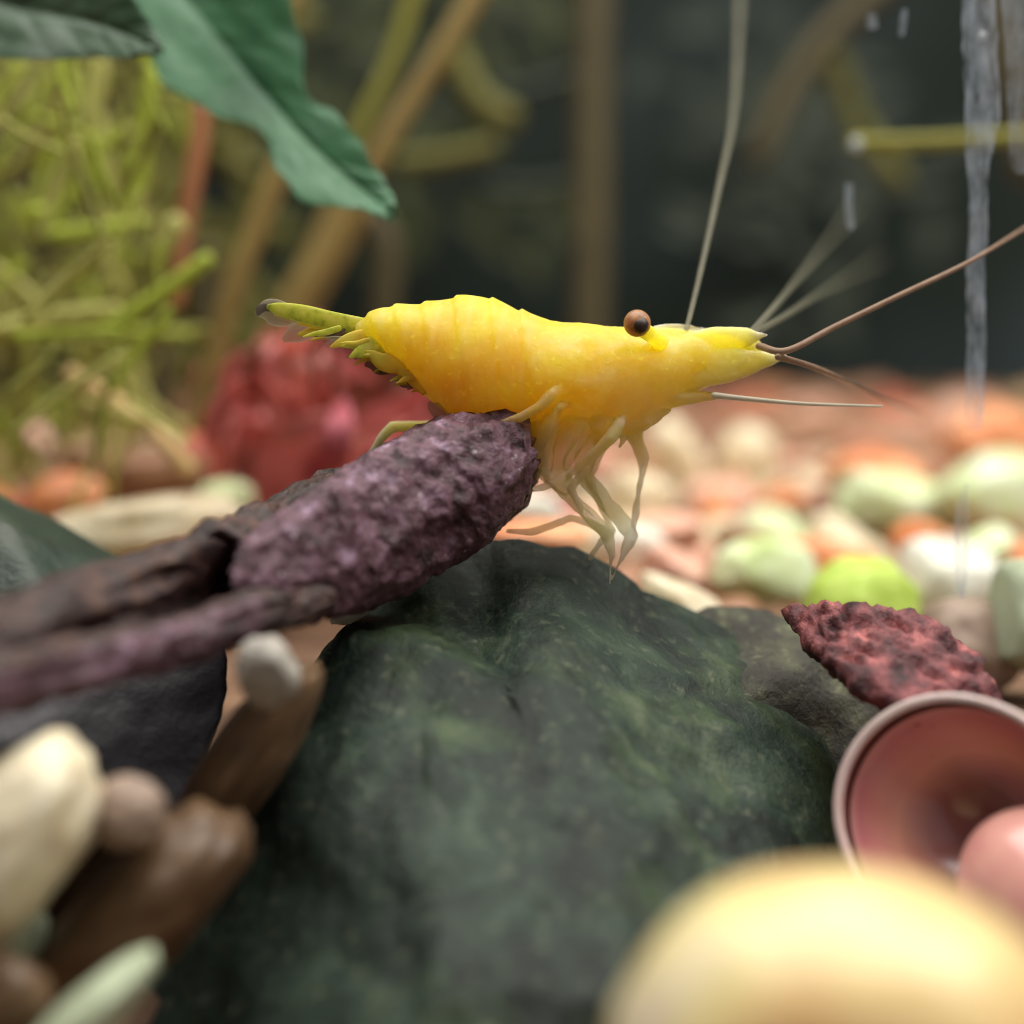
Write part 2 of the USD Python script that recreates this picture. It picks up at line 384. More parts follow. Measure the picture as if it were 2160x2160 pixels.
# ------------------------------------------------------------------ rocks
RK = Thing('rock', 'large dark green algae streaked rock under the shrimp in the centre', 'rock', P(1000, 2100, 60))
main = hull_rock([
    [(880, 1166, 80), (940, 1148, 81), (1010, 1138, 82), (1090, 1132, 82.5), (1160, 1134, 82.5), (1240, 1158, 83), (1330, 1198, 84), (1450, 1265, 85), (1545, 1335, 85), (1630, 1440, 83), (1740, 1600, 79), (1880, 1900, 75),
     (725, 1290, 79), (550, 1560, 76), (400, 1810, 74), (290, 2010, 72), (120, 2380, 68), (1300, 2500, 58), (1850, 2400, 64), (1040, 1420, 74.5), (1250, 1420, 75), (1010, 1700, 67), (1300, 1750, 66.5), (930, 2050, 61), (1300, 2100, 61), (1450, 1480, 77), (800, 2500, 58),
     (900, 1300, 96), (1400, 1350, 99), (1700, 1500, 97), (1000, 1500, 100), (900, 2300, 90), (1700, 2300, 92)],
    [(730, 1325, 75), (800, 1310, 75.4), (870, 1316, 75.6), (965, 1350, 75), (1030, 1410, 75), (1060, 1480, 73.6), (570, 1590, 73), (450, 1850, 70), (230, 2280, 66), (940, 1720, 67.5), (850, 2100, 62.5), (800, 1500, 82), (700, 2400, 60)],
], .5, 30, [(.9, 6.5), (.36, 1.9), (.1, .6)], seed=5)
ru_, rv_, rd_ = unproject(main[0])
arc = 1306 + 150 * np.clip((ru_ - 740) / 330, 0, 1.2) ** 1.8 + 14 * (meshkit.fbm(main[0] / 2.0, 2, 8) - .5)
above = 1.5 * np.clip((arc - rv_) / 10, 0, 1) * np.clip((1090 - ru_) / 70, 0, 1) * np.clip((ru_ - 640) / 40, 0, 1) * (rd_ < 84)
crack = np.exp(-((ru_ - 1085 - 14 * np.sin(rv_ / 30)) / 9) ** 2) * np.clip((rv_ - 1380) / 30, 0, 1) * np.clip((1530 - rv_) / 50, 0, 1) * (rd_ < 80)
main = (main[0] + FWD * (1.5 * above + .7 * crack)[:, None], main[1])
RK.part('stone', main, 'rock')
mossy = hull_rock([[(1400, 1330, 86), (1490, 1290, 87), (1540, 1290, 86), (1640, 1286, 87), (1790, 1345, 84), (1850, 1480, 82), (1880, 1800, 79), (1560, 1480, 79), (1650, 2000, 76), (1500, 1400, 88), (1900, 1500, 92), (1700, 1400, 97), (1950, 2100, 78)]],
                  .5, 8, [(1.0, 5), (.3, 1.4)], seed=21)
single('rock', mossy, 'rock_mossy', 'brown black mossy rock right of the big green rock, under the red wood chip', 'rock')
left = hull_rock([[(-150, 985, 96), (0, 1030, 92), (112, 1084, 91), (257, 1173, 90), (330, 1230, 89), (420, 1330, 88), (-150, 1450, 80), (200, 1430, 80), (400, 1450, 86), (0, 1100, 84), (100, 1300, 110), (-150, 1200, 112), (250, 1300, 104)]],
                 .6, 10, [(.5, 9), (.12, 2)], seed=31)
single('rock', left, 'rock_left', 'smooth dark green rock at the left edge behind the driftwood', 'rock')
shaded_stone = hull_rock([[(-150, 1400, 74), (330, 1370, 76), (470, 1330, 77), (490, 1450, 76), (470, 1530, 76), (400, 1570, 75), (415, 1660, 74), (390, 1720, 73), (200, 1800, 71), (-150, 1800, 70), (0, 1560, 71), (300, 1450, 85), (0, 1450, 86), (300, 1650, 84)]],
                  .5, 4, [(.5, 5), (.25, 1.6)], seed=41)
single('rock', shaded_stone, 'shaded_stone', 'stone under the driftwood with its shade painted in as dark plum grey', 'rock')


# ------------------------------------------------------------------ driftwood
def wood_loft(st, rings, sides, seed, end_rough=.5):
    """st: (u, v, depth, radius px vertical, radius mm in depth)"""
    st = np.asarray(st, float)
    c = spline(P(st[:, 0], st[:, 1], st[:, 2]), rings)
    rv = spline((st[:, 3] * st[:, 2] / 3600)[:, None], rings)[:, 0]
    rd = spline(st[:, 4:5], rings)[:, 0]
    t = np.gradient(c, axis=0)
    t /= np.linalg.norm(t, axis=1, keepdims=True)
    a = np.cross(t, FWD)
    a /= np.linalg.norm(a, axis=1, keepdims=True)
    b = np.cross(t, a)
    th = np.arange(sides) * 2 * np.pi / sides
    co, si = np.cos(th), np.sin(th)
    sgn = lambda x, p: np.sign(x) * np.abs(x) ** p
    base = c[:, None] + rv[:, None, None] * sgn(co, .8)[None, :, None] * a[:, None] + rd[:, None, None] * sgn(si, .8)[None, :, None] * b[:, None]
    s = np.concatenate([[0], np.cumsum(np.linalg.norm(np.diff(c, axis=0), axis=1))])
    q = np.stack([np.broadcast_to((s / 5.0)[:, None], base.shape[:2]), np.broadcast_to(co * 1.6, base.shape[:2]), np.broadcast_to(si * 1.6, base.shape[:2])], -1)
    ridge = 1 - np.abs(2 * meshkit.fbm(q * 1.7, 4, seed) - 1) * 2
    lump = meshkit.fbm(base / 1.1, 3, seed + 3) - .5
    big = meshkit.fbm(base / 3.2, 2, seed + 9) - .5
    out = base - c[:, None]
    out /= np.linalg.norm(out, axis=-1, keepdims=True)
    base = base + out * (.25 * ridge + .75 * lump + .9 * big)[..., None]
    # ragged broken ends
    for e, sl in ((-1, slice(-14, None)), (1, slice(0, 14))):
        w = np.linspace(0, 1, 14) if e == -1 else np.linspace(1, 0, 14)
        jag = (meshkit.fbm(base[sl] / .7, 3, seed + 17) - .45) * end_rough * 3
        base[sl] += t[sl][:, None] * (-e) * (jag * w[:, None] ** 2)[..., None]
    return base


HOLLOW = 0.0     # the side of the branch that faces us
DW = Thing('driftwood', 'purple brown weathered driftwood branch lying from left edge up to the shrimp', 'driftwood', P(500, 1400, 66))
wl = wood_loft([(-260, 1450, 59, 130, 2.5), (0, 1385, 63, 108, 2.5), (280, 1292, 68, 105, 2.2), (450, 1222, 71.5, 100, 2.1), (600, 1150, 76, 92, 1.9), (740, 1070, 79.5, 84, 1.7), (860, 985, 81.5, 66, 1.5), (920, 945, 82, 46, 1.2)], 300, 120, 3)
for (u, v, tilt, rl, rs, dep) in ((520, 1232, 14, 2.3, .95, 3.4), (420, 1275, 22, 1.9, .8, 3.0), (455, 1190, 60, 1.0, .8, 2.4), (600, 1262, 16, 1.6, .5, 2.4), (560, 1170, 25, 1.2, .45, 1.2), (200, 1330, 26, 1.6, .4, 1.2), (330, 1225, 20, 1.4, .35, 1.1)):
    us, vs, ds = unproject(wl)
    du, dv = (us - u) * ds / 3600, (vs - v) * ds / 3600      # millimetres across the bark from the hollow's middle
    ct, st_ = math.cos(math.radians(tilt)), math.sin(math.radians(tilt))
    al, ac = du * ct - dv * st_, du * st_ + dv * ct
    w = np.exp(-((np.abs(al) / rl) ** 3 + (np.abs(ac) / rs) ** 3) * (1 + .5 * (meshkit.fbm(wl / .8, 2, 4) - .5)))
    wl += FWD * (w * dep * (np.sin(np.arange(wl.shape[1]) * 2 * np.pi / wl.shape[1] + HOLLOW) > 0))[..., None]


def wood_tone(path, mesh_v):
    u_, v_, d_2 = unproject(mesh_v)
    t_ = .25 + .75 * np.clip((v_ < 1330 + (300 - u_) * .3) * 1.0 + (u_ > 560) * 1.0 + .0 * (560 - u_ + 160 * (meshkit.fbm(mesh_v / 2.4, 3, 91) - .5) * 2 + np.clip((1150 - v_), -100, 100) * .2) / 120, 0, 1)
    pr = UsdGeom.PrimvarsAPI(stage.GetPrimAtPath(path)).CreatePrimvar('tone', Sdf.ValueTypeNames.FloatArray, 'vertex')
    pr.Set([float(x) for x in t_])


wlm = grid_close(wl)
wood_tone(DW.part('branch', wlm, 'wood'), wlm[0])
bark = np.array([(508, 1178, 512, 1246, 69), (560, 1126, 574, 1280, 70), (680, 1046, 700, 1288, 72), (790, 968, 820, 1250, 74.2), (896, 910, 925, 1192, 76), (1000, 882, 1022, 1128, 77.4), (1075, 872, 1086, 1072, 78.4), (1108, 874, 1114, 1036, 79), (1122, 900, 1126, 1000, 79.2)], float)
NB, MB = 300, 150
bs = spline(bark, NB)
bt, bo = P(bs[:, 0], bs[:, 1], bs[:, 4] + .8), P(bs[:, 2], bs[:, 3], bs[:, 4] + .9)
th_ = np.arange(MB) * 2 * np.pi / MB
cu = lambda x, p: np.sign(x) * np.abs(x) ** p
endf = np.minimum(1, np.minimum(np.arange(NB), np.arange(NB)[::-1]) / 5.0) ** .4
sec = np.array([(1.0, -.7), (.92, .30), (.62, .78), (-.30, 1.0), (-.85, .62), (-1.0, .1), (-.95, -.7), (1.0, -.7)])     # a split slab: top, broad front, dark underside
sl = np.concatenate([[0], np.cumsum(np.linalg.norm(np.diff(sec, axis=0), axis=1))])
sx = [np.interp(np.arange(MB) / MB * sl[-1], sl, sec[:, k]) for k in (0, 1)]
bk_ = (bt + bo)[:, None] / 2 + sx[0][None, :, None] * (bt - bo)[:, None] / 2 - (2.3 * endf)[:, None, None] * sx[1][None, :, None] * FWD
ctr = ((bt + bo) / 2)[:, None]
out_ = bk_ - ctr
out_ /= np.linalg.norm(out_, axis=-1, keepdims=True)
axs = P(1100, 960, 79) - P(520, 1210, 69)
axs /= np.linalg.norm(axs)
al_ = (bk_ @ axs)[..., None]
qb = np.concatenate([al_ / 2.6, (bk_ - al_ * axs) / .95], -1)
grain = 1 - np.abs(2 * meshkit.fbm(qb, 4, 61) - 1) * 2
pore = meshkit.fbm(bk_ / .62, 3, 62) - .5
soft = meshkit.fbm(bk_ / 2.4, 2, 63) - .5
bk_ = bk_ + out_ * (.55 * grain + .40 * pore + .7 * soft)[..., None] * (.4 + .6 * endf)[:, None, None]
jg = (meshkit.fbm(bk_ / .55, 3, 64) - .5) * 2.2
bk_ = bk_ + axs * (jg * ((np.arange(NB) > NB - 16) * 1.0 + (np.arange(NB) < 10) * .6)[:, None])[..., None]
bkm = grid_close(bk_)
bp_ = DW.part('bark', bkm, 'wood', label='purple grey rough bark at the right end')
UsdGeom.PrimvarsAPI(stage.GetPrimAtPath(bp_)).CreatePrimvar('tone', Sdf.ValueTypeNames.FloatArray, 'vertex').Set([0.0] * len(bkm[0]))
w2 = wood_loft([(-200, 1480, 57, 70, 1.2), (100, 1420, 61, 55, 1.1), (350, 1358, 65, 46, 1.0), (540, 1300, 67.5, 34, .9), (680, 1262, 71, 22, .6)], 160, 60, 8, .3)
w2m = grid_close(w2)
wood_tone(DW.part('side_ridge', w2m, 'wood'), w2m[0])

# red wood chip
chip = hull_rock([[(1660, 1292, 80), (1740, 1296, 78), (1800, 1290, 77), (1900, 1300, 76.5), (1985, 1330, 76), (2050, 1385, 75.5), (2100, 1480, 75), (2080, 1540, 73), (1950, 1520, 72), (1830, 1470, 73), (1760, 1400, 75), (1700, 1350, 78), (1850, 1380, 80), (2000, 1450, 79)]],
                 .22, 5, [], seed=51)
cv, cf = chip
ax = P(2090, 1500, 74) - P(1690, 1300, 79)
d_, a_, b_ = basis(ax)
qq = np.stack([(cv @ d_) / 2.6, (cv @ a_) / .75, (cv @ b_) / .75], -1)
rid = 1 - np.abs(2 * meshkit.fbm(qq, 4, 5) - 1) * 2
cv = cv + normals(cv, cf) * (.75 * rid - .2 + .5 * (meshkit.fbm(cv / .5, 3, 6) - .5))[:, None]
single('wood_chip', (cv, cf), 'wood_red', 'rough reddish wood chip lying on rock just above the pink shell', 'wood chip')


# ------------------------------------------------------------------ pebbles
def pebble(u, v, d, ru, rv, ang=0.0, depth=None, seed=0, sub=3, square=.0):
    """An ovoid stone: ru, rv its half sizes in pixels, ang its tilt in degrees (counter-clockwise)."""
    s = trimesh.creation.icosphere(subdivisions=sub)
    x = np.array(s.vertices)
    a, b = ru * d / 3600, rv * d / 3600
    c = depth if depth else .5 * (a + b)
    x = np.sign(x) * np.abs(x) ** (1 - square)
    lump = .3 if d < 50 else 1.0
    x = x * (1 + .32 * lump * (meshkit.fbm(x * 1.1 + seed * 3.7, 2, seed) - .5) + .16 * lump * (meshkit.fbm(x * 2.6 + seed, 2, seed + 1) - .5))[:, None]
    rp = np.random.default_rng(seed + 900)
    for k in range(0 if d < 50 else 1 if d < 70 else 5):     # worn flats and chips
        dd_ = rp.normal(size=3)
        dd_ /= np.linalg.norm(dd_)
        ex = x @ dd_ - rp.uniform(.62, .86)
        x = x - (np.maximum(ex, 0) * .8)[:, None] * dd_
    x = x / np.abs(x).max(0)
    t = math.radians(ang)
    X = x[:, 0] * a
    Z = x[:, 2] * b
    w = P(u, v, d) + (X * math.cos(t) - Z * math.sin(t))[:, None] * RIGHT + (X * math.sin(t) + Z * math.cos(t))[:, None] * UP + (x[:, 1] * c)[:, None] * FWD
    return w, np.array(s.faces)


HAND = [
    # u, v, depth, half width, half height, tilt, material, label
    (0, 1785, 60, 285, 152, 52, 'peb_striped', 'cream pebble with faint stripes at the left edge, standing out bright'),
    (0, 1985, 63, 110, 80, 40, 'peb_greygreen', 'grey green pebble under the striped cream pebble at the left edge'),
    (268, 1712, 61, 80, 78, 0, 'peb_taupe', 'round grey pebble between striped cream pebble and brown stone'),
    (300, 1925, 64, 290, 118, 47, 'peb_shaded', 'long blurred tan brown pebble leaning on the big green rock'),
    (165, 2165, 56, 220, 60, 45, 'peb_greygreen', 'pale green pebble in the bottom left corner'),
    (0, 2100, 58, 110, 100, 20, 'peb_shaded', 'dark red brown pebble at the very bottom left corner'),
    (562, 1418, 65, 66, 80, 25, 'peb_grey', 'grey white pebble in the gap below the driftwood, above a tan slab'),
    (520, 1600, 69, 260, 84, 56, 'peb_shaded', 'flat tan brown stone wedged between dark stone and green rock'),
    (800, 1252, 78.6, 120, 24, 33, 'peb_white', 'narrow white pebble under the driftwood, resting on the green rock'),
    (1790, 2300, 47, 520, 465, -16, 'peb_big', 'huge blurred cream yellow pebble in the bottom right foreground'),
    (1822, 1285, 101, 128, 112, 0, 'peb_lime', 'bright lime green round pebble behind the red wood chip'),
    (1610, 1206, 108, 118, 78, 0, 'peb_green', 'pale green and white oblong pebble left of the lime pebble'),
    (1440, 1272, 97, 110, 50, -34, 'peb_cream', 'cream pebble showing along the right slope of the green rock'),
    (1990, 1222, 108, 112, 92, 0, 'peb_white', 'bluish white pebble right of the lime pebble'),
    (2185, 1312, 92, 92, 140, 0, 'peb_greygreen', 'pale grey green pebble at right edge beside the taupe one'),
    (2045, 1370, 94, 120, 108, -20, 'peb_taupe', 'taupe brown pebble behind the right end of the wood chip'),
    (2120, 1050, 128, 150, 105, 12, 'peb_green', 'large pale green pebble at right edge below the orange one'),
    (1872, 1062, 132, 135, 80, -6, 'peb_green', 'wide pale green pebble with orange one behind, right of centre'),
    (1850, 1010, 139, 120, 60, -5, 'peb_orange', 'orange pebble just peeking over the wide pale green pebble'),
    (2095, 930, 150, 105, 85, 10, 'peb_orange', 'large orange pebble near the right edge, topmost there'),
    (1432, 962, 150, 88, 46, -62, 'peb_cream', 'cream oval pebble leaning left, of the bright pair below the antennae'),
    (1572, 966, 152, 84, 62, 62, 'peb_cream', 'cream oval pebble leaning right, of the bright pair below the antennae'),
    (1506, 1070, 138, 42, 38, 0, 'peb_orange', 'small vivid orange pebble under the bright cream pair'),
    (1640, 1062, 143, 66, 40, 0, 'peb_orange', 'small orange pink pebble right of the vivid orange one'),
    (1745, 1058, 141, 62, 44, 0, 'peb_pink', 'pale pink pebble left of the wide pale green pebble'),
    (1350, 1050, 128, 84, 58, -20, 'peb_cream', 'pale cream pebble just right of the shrimp front legs'),
    (1415, 1128, 118, 80, 50, 15, 'peb_pink', 'pink cream pebble above the right slope of the green rock'),
    (1330, 1150, 112, 74, 44, 0, 'peb_white', 'whitish pebble directly behind the lowest shrimp leg'),
    (1420, 1195, 106, 74, 40, -18, 'peb_pink', 'rose pink pebble touching the top right of the green rock'),
    (1245, 985, 142, 70, 42, 0, 'peb_pink', 'pink pebble seen between the shrimp legs'),
    (1090, 1135, 108, 165, 42, 4, 'peb_orange', 'flat orange pebble between driftwood tip and green rock'),
    (1100, 1080, 116, 92, 44, 0, 'peb_white', 'white pebble between driftwood tip and the shrimp legs'),
    (1560, 1130, 122, 62, 26, 0, 'peb_tan', 'small olive tan pebble above the pale green oblong pebble'),
    (1930, 1135, 118, 60, 40, 0, 'peb_orange', 'small dull orange pebble between lime and large green pebbles'),
    (1770, 1130, 124, 70, 40, -30, 'peb_cream', 'small cream pebble above the lime pebble'),
    (2060, 1170, 115, 90, 50, 20, 'peb_green', 'pale yellow green pebble over the bluish white one'),
    (330, 1110, 112, 230, 78, 6, 'peb_cream', 'wide cream orange pebble behind the driftwood, left rock beside it'),
    (300, 1010, 122, 150, 70, 8, 'peb_brown', 'brown pebble above the wide cream orange pebble at left'),
    (355, 965, 132, 66, 46, 0, 'peb_cream', 'bright cream pebble at the foot of the left plants'),
    (478, 1062, 116, 66, 52, 0, 'peb_green', 'green grey pebble with dark spot left of the red plant'),
    (140, 1060, 116, 90, 66, 20, 'peb_orange', 'orange pebble over the shoulder of the left green rock'),
    (410, 990, 126, 52, 82, 0, 'peb_red', 'brick red pebble left of the red plant'),
    (75, 930, 142, 40, 40, 0, 'peb_pink', 'small round salmon pebble low among the left plants'),
    (200, 960, 140, 90, 50, 10, 'peb_tan', 'tan pebble at the base of the left plants'),
]
for k, (u, v, d, ru, rv, ang, mt, lab) in enumerate(HAND):
    single('pebble', pebble(u, v, d, ru, rv, ang, seed=k + 1, sub=4 if d < 70 else 3, square=.08, depth=(ru * d / 3600 * .8 if d < 60 else None)), mt, lab, 'pebble')

# the rest of the gravel in view
rng = np.random.default_rng(12)
kinds = ['cream', 'pink', 'orange', 'brown', 'white', 'green', 'tan', 'red']
words = {'cream': 'small cream pebble of the blurred gravel', 'pink': 'small pink pebble of the blurred gravel', 'orange': 'small orange pebble of the blurred gravel', 'brown': 'small brown pebble of the blurred gravel',
         'white': 'small white pebble of the blurred gravel', 'green': 'small green pebble of the blurred gravel', 'tan': 'small tan pebble of the blurred gravel', 'red': 'small red pebble of the blurred gravel'}


def place(u):
    return ('among the left plants' if u < 400 else 'around the red plant' if u < 900 else 'under the shrimp body' if u < 1240 else 'behind the shrimp legs' if u < 1400 else 'below the shrimp head' if u < 1600
            else 'below the antennae' if u < 1830 else 'left of the long streak' if u < 2030 else 'at the right edge')


count = 0
y = 96.0
row = 0
while y < 288 and count < 290:
    pitch = 6.6 + max(0, y - 150) * .018
    half = .34 * y + 8
    x = -half + (row % 2) * pitch / 2
    while x < half and count < 290:
        px, py = x + rng.uniform(-1, 1) * pitch * .3, y + rng.uniform(-1, 1) * pitch * .25
        r = pitch * rng.uniform(.42, .62)
        zz = .6 + np.clip((py - 150) / 130, 0, 1) * 3.0 + rng.uniform(-.6, 1.2)
        c = np.array([px, py, zz])
        u, v, d = unproject(c)
        if any(abs(u - h[0]) < h[3] + 25 and abs(v - h[1]) < h[4] + 25 and d < h[2] + 6 for h in HAND if h[2] > 90):
            x += pitch
            continue
        if (-60 < u < 2220) and not (u < 560 and d < 105) and not (560 < u < 1250 and v > 1100):
            far = d > 158
            p_ = [.02, .06, .08, .66, .0, .0, .12, .06] if d > 158 else ([.24, .2, .13, .13, .1, .09, .06, .05] if u > 1000 else [.22, .13, .2, .18, .03, .05, .14, .05])
            kd = kinds[rng.choice(8, p=p_)]
            ru = r * 3600 / d
            single('pebble', pebble(u, v, d, ru * rng.uniform(.9, 1.2), ru * rng.uniform(.6, .85), rng.uniform(-35, 35), seed=200 + count, sub=2, square=.08), 'peb_' + kd, words[kd] + (', at the far end ' if far else ', midway back ') + place(u), 'pebble', group=f'{kd} gravel pebbles ' + ('at the far end ' if far else 'in the middle distance ') + place(u))
            count += 1
        x += pitch
    y += pitch * .86
    row += 1

# ------------------------------------------------------------------ snail shell
SH = Thing('snail_shell', 'glossy pinkish empty snail shell lying with its wide mouth towards us', 'shell', P(2040, 1900, 60))
axis = CAM - P(2030, 1730, 58)
axis = axis / np.linalg.norm(axis) + np.array([-.34, 0, .22])
axis /= np.linalg.norm(axis)
long_ = (RIGHT * math.cos(math.radians(-38)) + UP * math.sin(math.radians(-38)))
long_ = long_ - axis * (long_ @ axis)
long_ /= np.linalg.norm(long_)
short_ = np.cross(axis, long_)
centre = P(2040, 1738, 68)


def revolve_oval(profile, a, b, n=110, skew=0.0):
    prof = np.asarray(profile, float)
    th = np.arange(n) * 2 * np.pi / n
    egg = 1 + .10 * np.cos(th)
    ring = prof[:, None, 0:1] * (np.cos(th) * a * egg)[None, :, None] * long_ + prof[:, None, 0:1] * (np.sin(th) * b)[None, :, None] * short_ + prof[:, None, 1:2] * axis
    return centre + ring + (prof[:, None, 1:2] * skew) * long_


inner = [(r, -4.6 * (1 - r ** 2.2) ** .8) for r in np.sin(np.linspace(.02, math.pi / 2 * .985, 34)) * .93]
outer = [(math.cos(t) * 1.0, -.1 - 5.6 * math.sin(t) ** 1.1) for t in np.linspace(0.0, math.pi / 2 * .985, 26)]


def open_grid(v):
    n, m = v.shape[:2]
    i, j = np.meshgrid(np.arange(n - 1), np.arange(m), indexing='ij')
    a, b, c, d = i * m + j, i * m + (j + 1) % m, (i + 1) * m + (j + 1) % m, (i + 1) * m + j
    return v.reshape(-1, 3), np.vstack([np.stack([a, b, c], -1).reshape(-1, 3), np.stack([a, c, d], -1).reshape(-1, 3)])


A_, B_ = 6.5, 4.9


def bowl(profile, a, b, flip):
    """A bowl open at its mouth, closed at its bottom."""
    g = revolve_oval(profile, a, b)
    v, f = open_grid(g)
    m = g.shape[1]
    e = 0 if profile[0][0] < .1 else len(v) - m
    j = np.arange(m)
    tip = np.stack([np.full(m, len(v)), e + j, e + (j + 1) % m], -1)
    if e == 0:
        tip = tip[:, [0, 2, 1]]
    f = np.vstack([f, tip])
    return np.vstack([v, v[e:e + m].mean(0)]), (f[:, ::-1] if flip else f)


def facing(vf_, want):
    v, f = vf_
    n = normals(v, f)
    k = len(v) // 2
    return (v, f) if n[k] @ (want * (v[k] - centre - axis * -3)) > 0 else (v, f[:, ::-1])


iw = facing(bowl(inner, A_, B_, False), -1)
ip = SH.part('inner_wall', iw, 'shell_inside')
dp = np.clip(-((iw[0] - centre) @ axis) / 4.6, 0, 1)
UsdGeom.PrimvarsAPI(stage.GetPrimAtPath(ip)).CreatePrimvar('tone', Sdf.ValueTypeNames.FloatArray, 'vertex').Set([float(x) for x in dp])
SH.part('body', facing(bowl(outer, A_ * .995, B_ * .995, False), 1), 'shell_outer')
lipp = [(.962 + .038 * math.cos(t), .02 + .22 * math.sin(t)) for t in np.linspace(0, 2 * math.pi, 17)]
SH.part('lip', open_grid(revolve_oval(lipp, A_, B_)), 'shell_lip')
wh = trimesh.creation.icosphere(subdivisions=4)
wv = np.array(wh.vertices) * (5.0, 3.7, 3.2)
wv = wv[:, :1] * long_ + wv[:, 1:2] * short_ + wv[:, 2:] * axis + centre + long_ * 4.7 - short_ * .2 - axis * 2.5
SH.part('inner_whorl', (wv, np.array(wh.faces)), 'shell_pink')


# ------------------------------------------------------------------ plants
def leaf_mesh(st, thick=.25, nu=40, nv=17, fold=.25, wave=.0, seed=0, vein=0.0):
    """st: (u, v, depth, half width px left, half width px right) along the midrib."""
    st = np.asarray(st, float)
    c = spline(P(st[:, 0], st[:, 1], st[:, 2]), nu)
    wl_ = spline((st[:, 3] * st[:, 2] / 3600)[:, None], nu)[:, 0]
    wr_ = spline((st[:, 4] * st[:, 2] / 3600)[:, None], nu)[:, 0]
    t = np.gradient(c, axis=0)
    t /= np.linalg.norm(t, axis=1, keepdims=True)
    a = np.cross(t, FWD)
    a /= np.linalg.norm(a, axis=1, keepdims=True)
    nrm = np.cross(a, t)
    s = np.linspace(-1, 1, nv)
    w = np.where(s[None, :] < 0, wl_[:, None], wr_[:, None])
    ser = 1 + wave * (meshkit.noise(np.stack([np.arange(nu) * 13.0 / nu, np.zeros(nu), np.zeros(nu)], -1), seed) - .5)[:, None] * np.abs(s)[None] ** 3
    off = s[None, :] * np.maximum(w, .02) * ser
    z = fold * np.abs(off) + .5 * (meshkit.fbm(np.stack([off / 2.2, np.broadcast_to(np.arange(nu)[:, None] * 5.0 / nu, off.shape), off * 0], -1), 2, seed) - .5)
    z = z - .12 * np.exp(-(s[None] * 9) ** 2)
    if vein:       # side veins sweep forward from the midrib
        ph = np.arange(nu)[:, None] / nu * 11 - np.abs(s)[None] * 1.3
        z = z - vein * np.exp(-((ph - np.floor(ph) - .5) / .12) ** 2) * (1 - np.abs(s)[None] ** 3) + .16 * (meshkit.fbm(np.stack([off / .9, ph * 2, off * 0], -1), 3, seed + 1) - .5)
    mid = c[:, None] + off[..., None] * a[:, None] - z[..., None] * nrm[:, None]
    th = thick * (1 - np.abs(s) ** 4 * .85)[None, :, None] * nrm[:, None] * .5
    top, bot = mid - th, mid + th
    ring = np.concatenate([top, bot[:, ::-1]], 1)
    return grid_close(ring)


BL = Thing('broad_leaf_plant', 'dark green broad leaves hanging into the top left corner', 'plant', P(150, -80, 100))
BL.part('leaf', leaf_mesh(nu=150, nv=41, vein=.05, st=[(300, -130, 100, 120, 170), (380, -20, 99, 140, 160), (470, 90, 98, 118, 135), (560, 200, 97, 100, 115), (650, 300, 95.5, 82, 78), (730, 370, 94, 70, 48), (788, 416, 93, 46, 42), (815, 442, 92, 32, 32), (828, 455, 92, 18, 18), (834, 460, 92, 5, 5)], wave=.9, seed=4), 'leaf')
BL.part('leaf', leaf_mesh(nu=150, nv=41, vein=.05, st=[(-260, -60, 96, 160, 160), (-100, -20, 95, 150, 150), (60, 20, 94, 118, 150), (200, 50, 93, 82, 110), (290, 82, 92.5, 48, 46), (330, 105, 92, 18, 20), (338, 110, 92, 5, 5)], wave=.2, seed=9), 'leaf_grey')
BL.part('stalk', tube(P(np.array([300, 240, 120, -150]), np.array([-130, -220, -330, -420]), np.array([100, 102, 106, 112])), [.7, .7, .8, .9], 8, 12), 'stem_tan')


def seg(pts, d, w, mt, th, name='needle_leaf', d2=None, taper=1.0):
    pts = np.asarray(pts, float)
    dd = np.linspace(d, d2 if d2 else d, len(pts))
    r = w / 2 * d / 3600
    th.part(name, tube(P(pts[:, 0], pts[:, 1], dd), np.linspace(r, r * taper, len(pts)), 7, max(4, 4 * len(pts))), mt)


NP = Thing('needle_plant', 'yellow green tangle of needle leaved stems at the left edge', 'plant', P(120, 900, 128))
for pts, d, w, mt, tp in [
    ([(235, 690), (310, 640), (380, 590), (438, 545)], 108, 40, 'needle_lime', .8),
    ([(-10, 700), (120, 668), (245, 655)], 112, 40, 'needle_pale', .9),
    ([(110, 498), (200, 484), (300, 470)], 112, 34, 'needle_lime', .9),
    ([(322, 150), (305, 290), (285, 440)], 114, 36, 'needle_lime', .9),
    ([(215, 130), (200, 230), (120, 380), (92, 500)], 112, 28, 'needle_pale', .9),
    ([(205, 240), (225, 350), (240, 480)], 116, 30, 'needle_pale', .8),
    ([(45, 140), (-20, 235)], 106, 18, 'needle_lime', .8),
    ([(260, 722), (350, 706), (445, 700)], 120, 32, 'needle_olive', .9),
    ([(380, 470), (350, 530), (340, 560)], 112, 60, 'needle_pale', .6),
    ([(70, 450), (85, 440)], 110, 30, 'needle_lime', .9),
    ([(-20, 620), (60, 740), (50, 860)], 124, 44, 'needle_olive', .9),
    ([(160, 690), (200, 740), (150, 830)], 126, 30, 'needle_olive', .9),
    ([(270, 730), (290, 800), (320, 880)], 126, 26, 'needle_pale', .8),
    ([(-20, 560), (40, 600), (90, 660)], 116, 26, 'needle_pale', .9),
    ([(100, 130), (110, 260), (60, 330), (-20, 380)], 122, 30, 'needle_olive', .9),
    ([(150, 300), (100, 340), (60, 470)], 118, 24, 'needle_lime', .8),
    ([(-20, 390), (60, 560), (140, 700)], 124, 24, 'needle_dim', .9),
]:
    seg(pts, d, w, mt, NP, taper=tp)
rngp = np.random.default_rng(5)
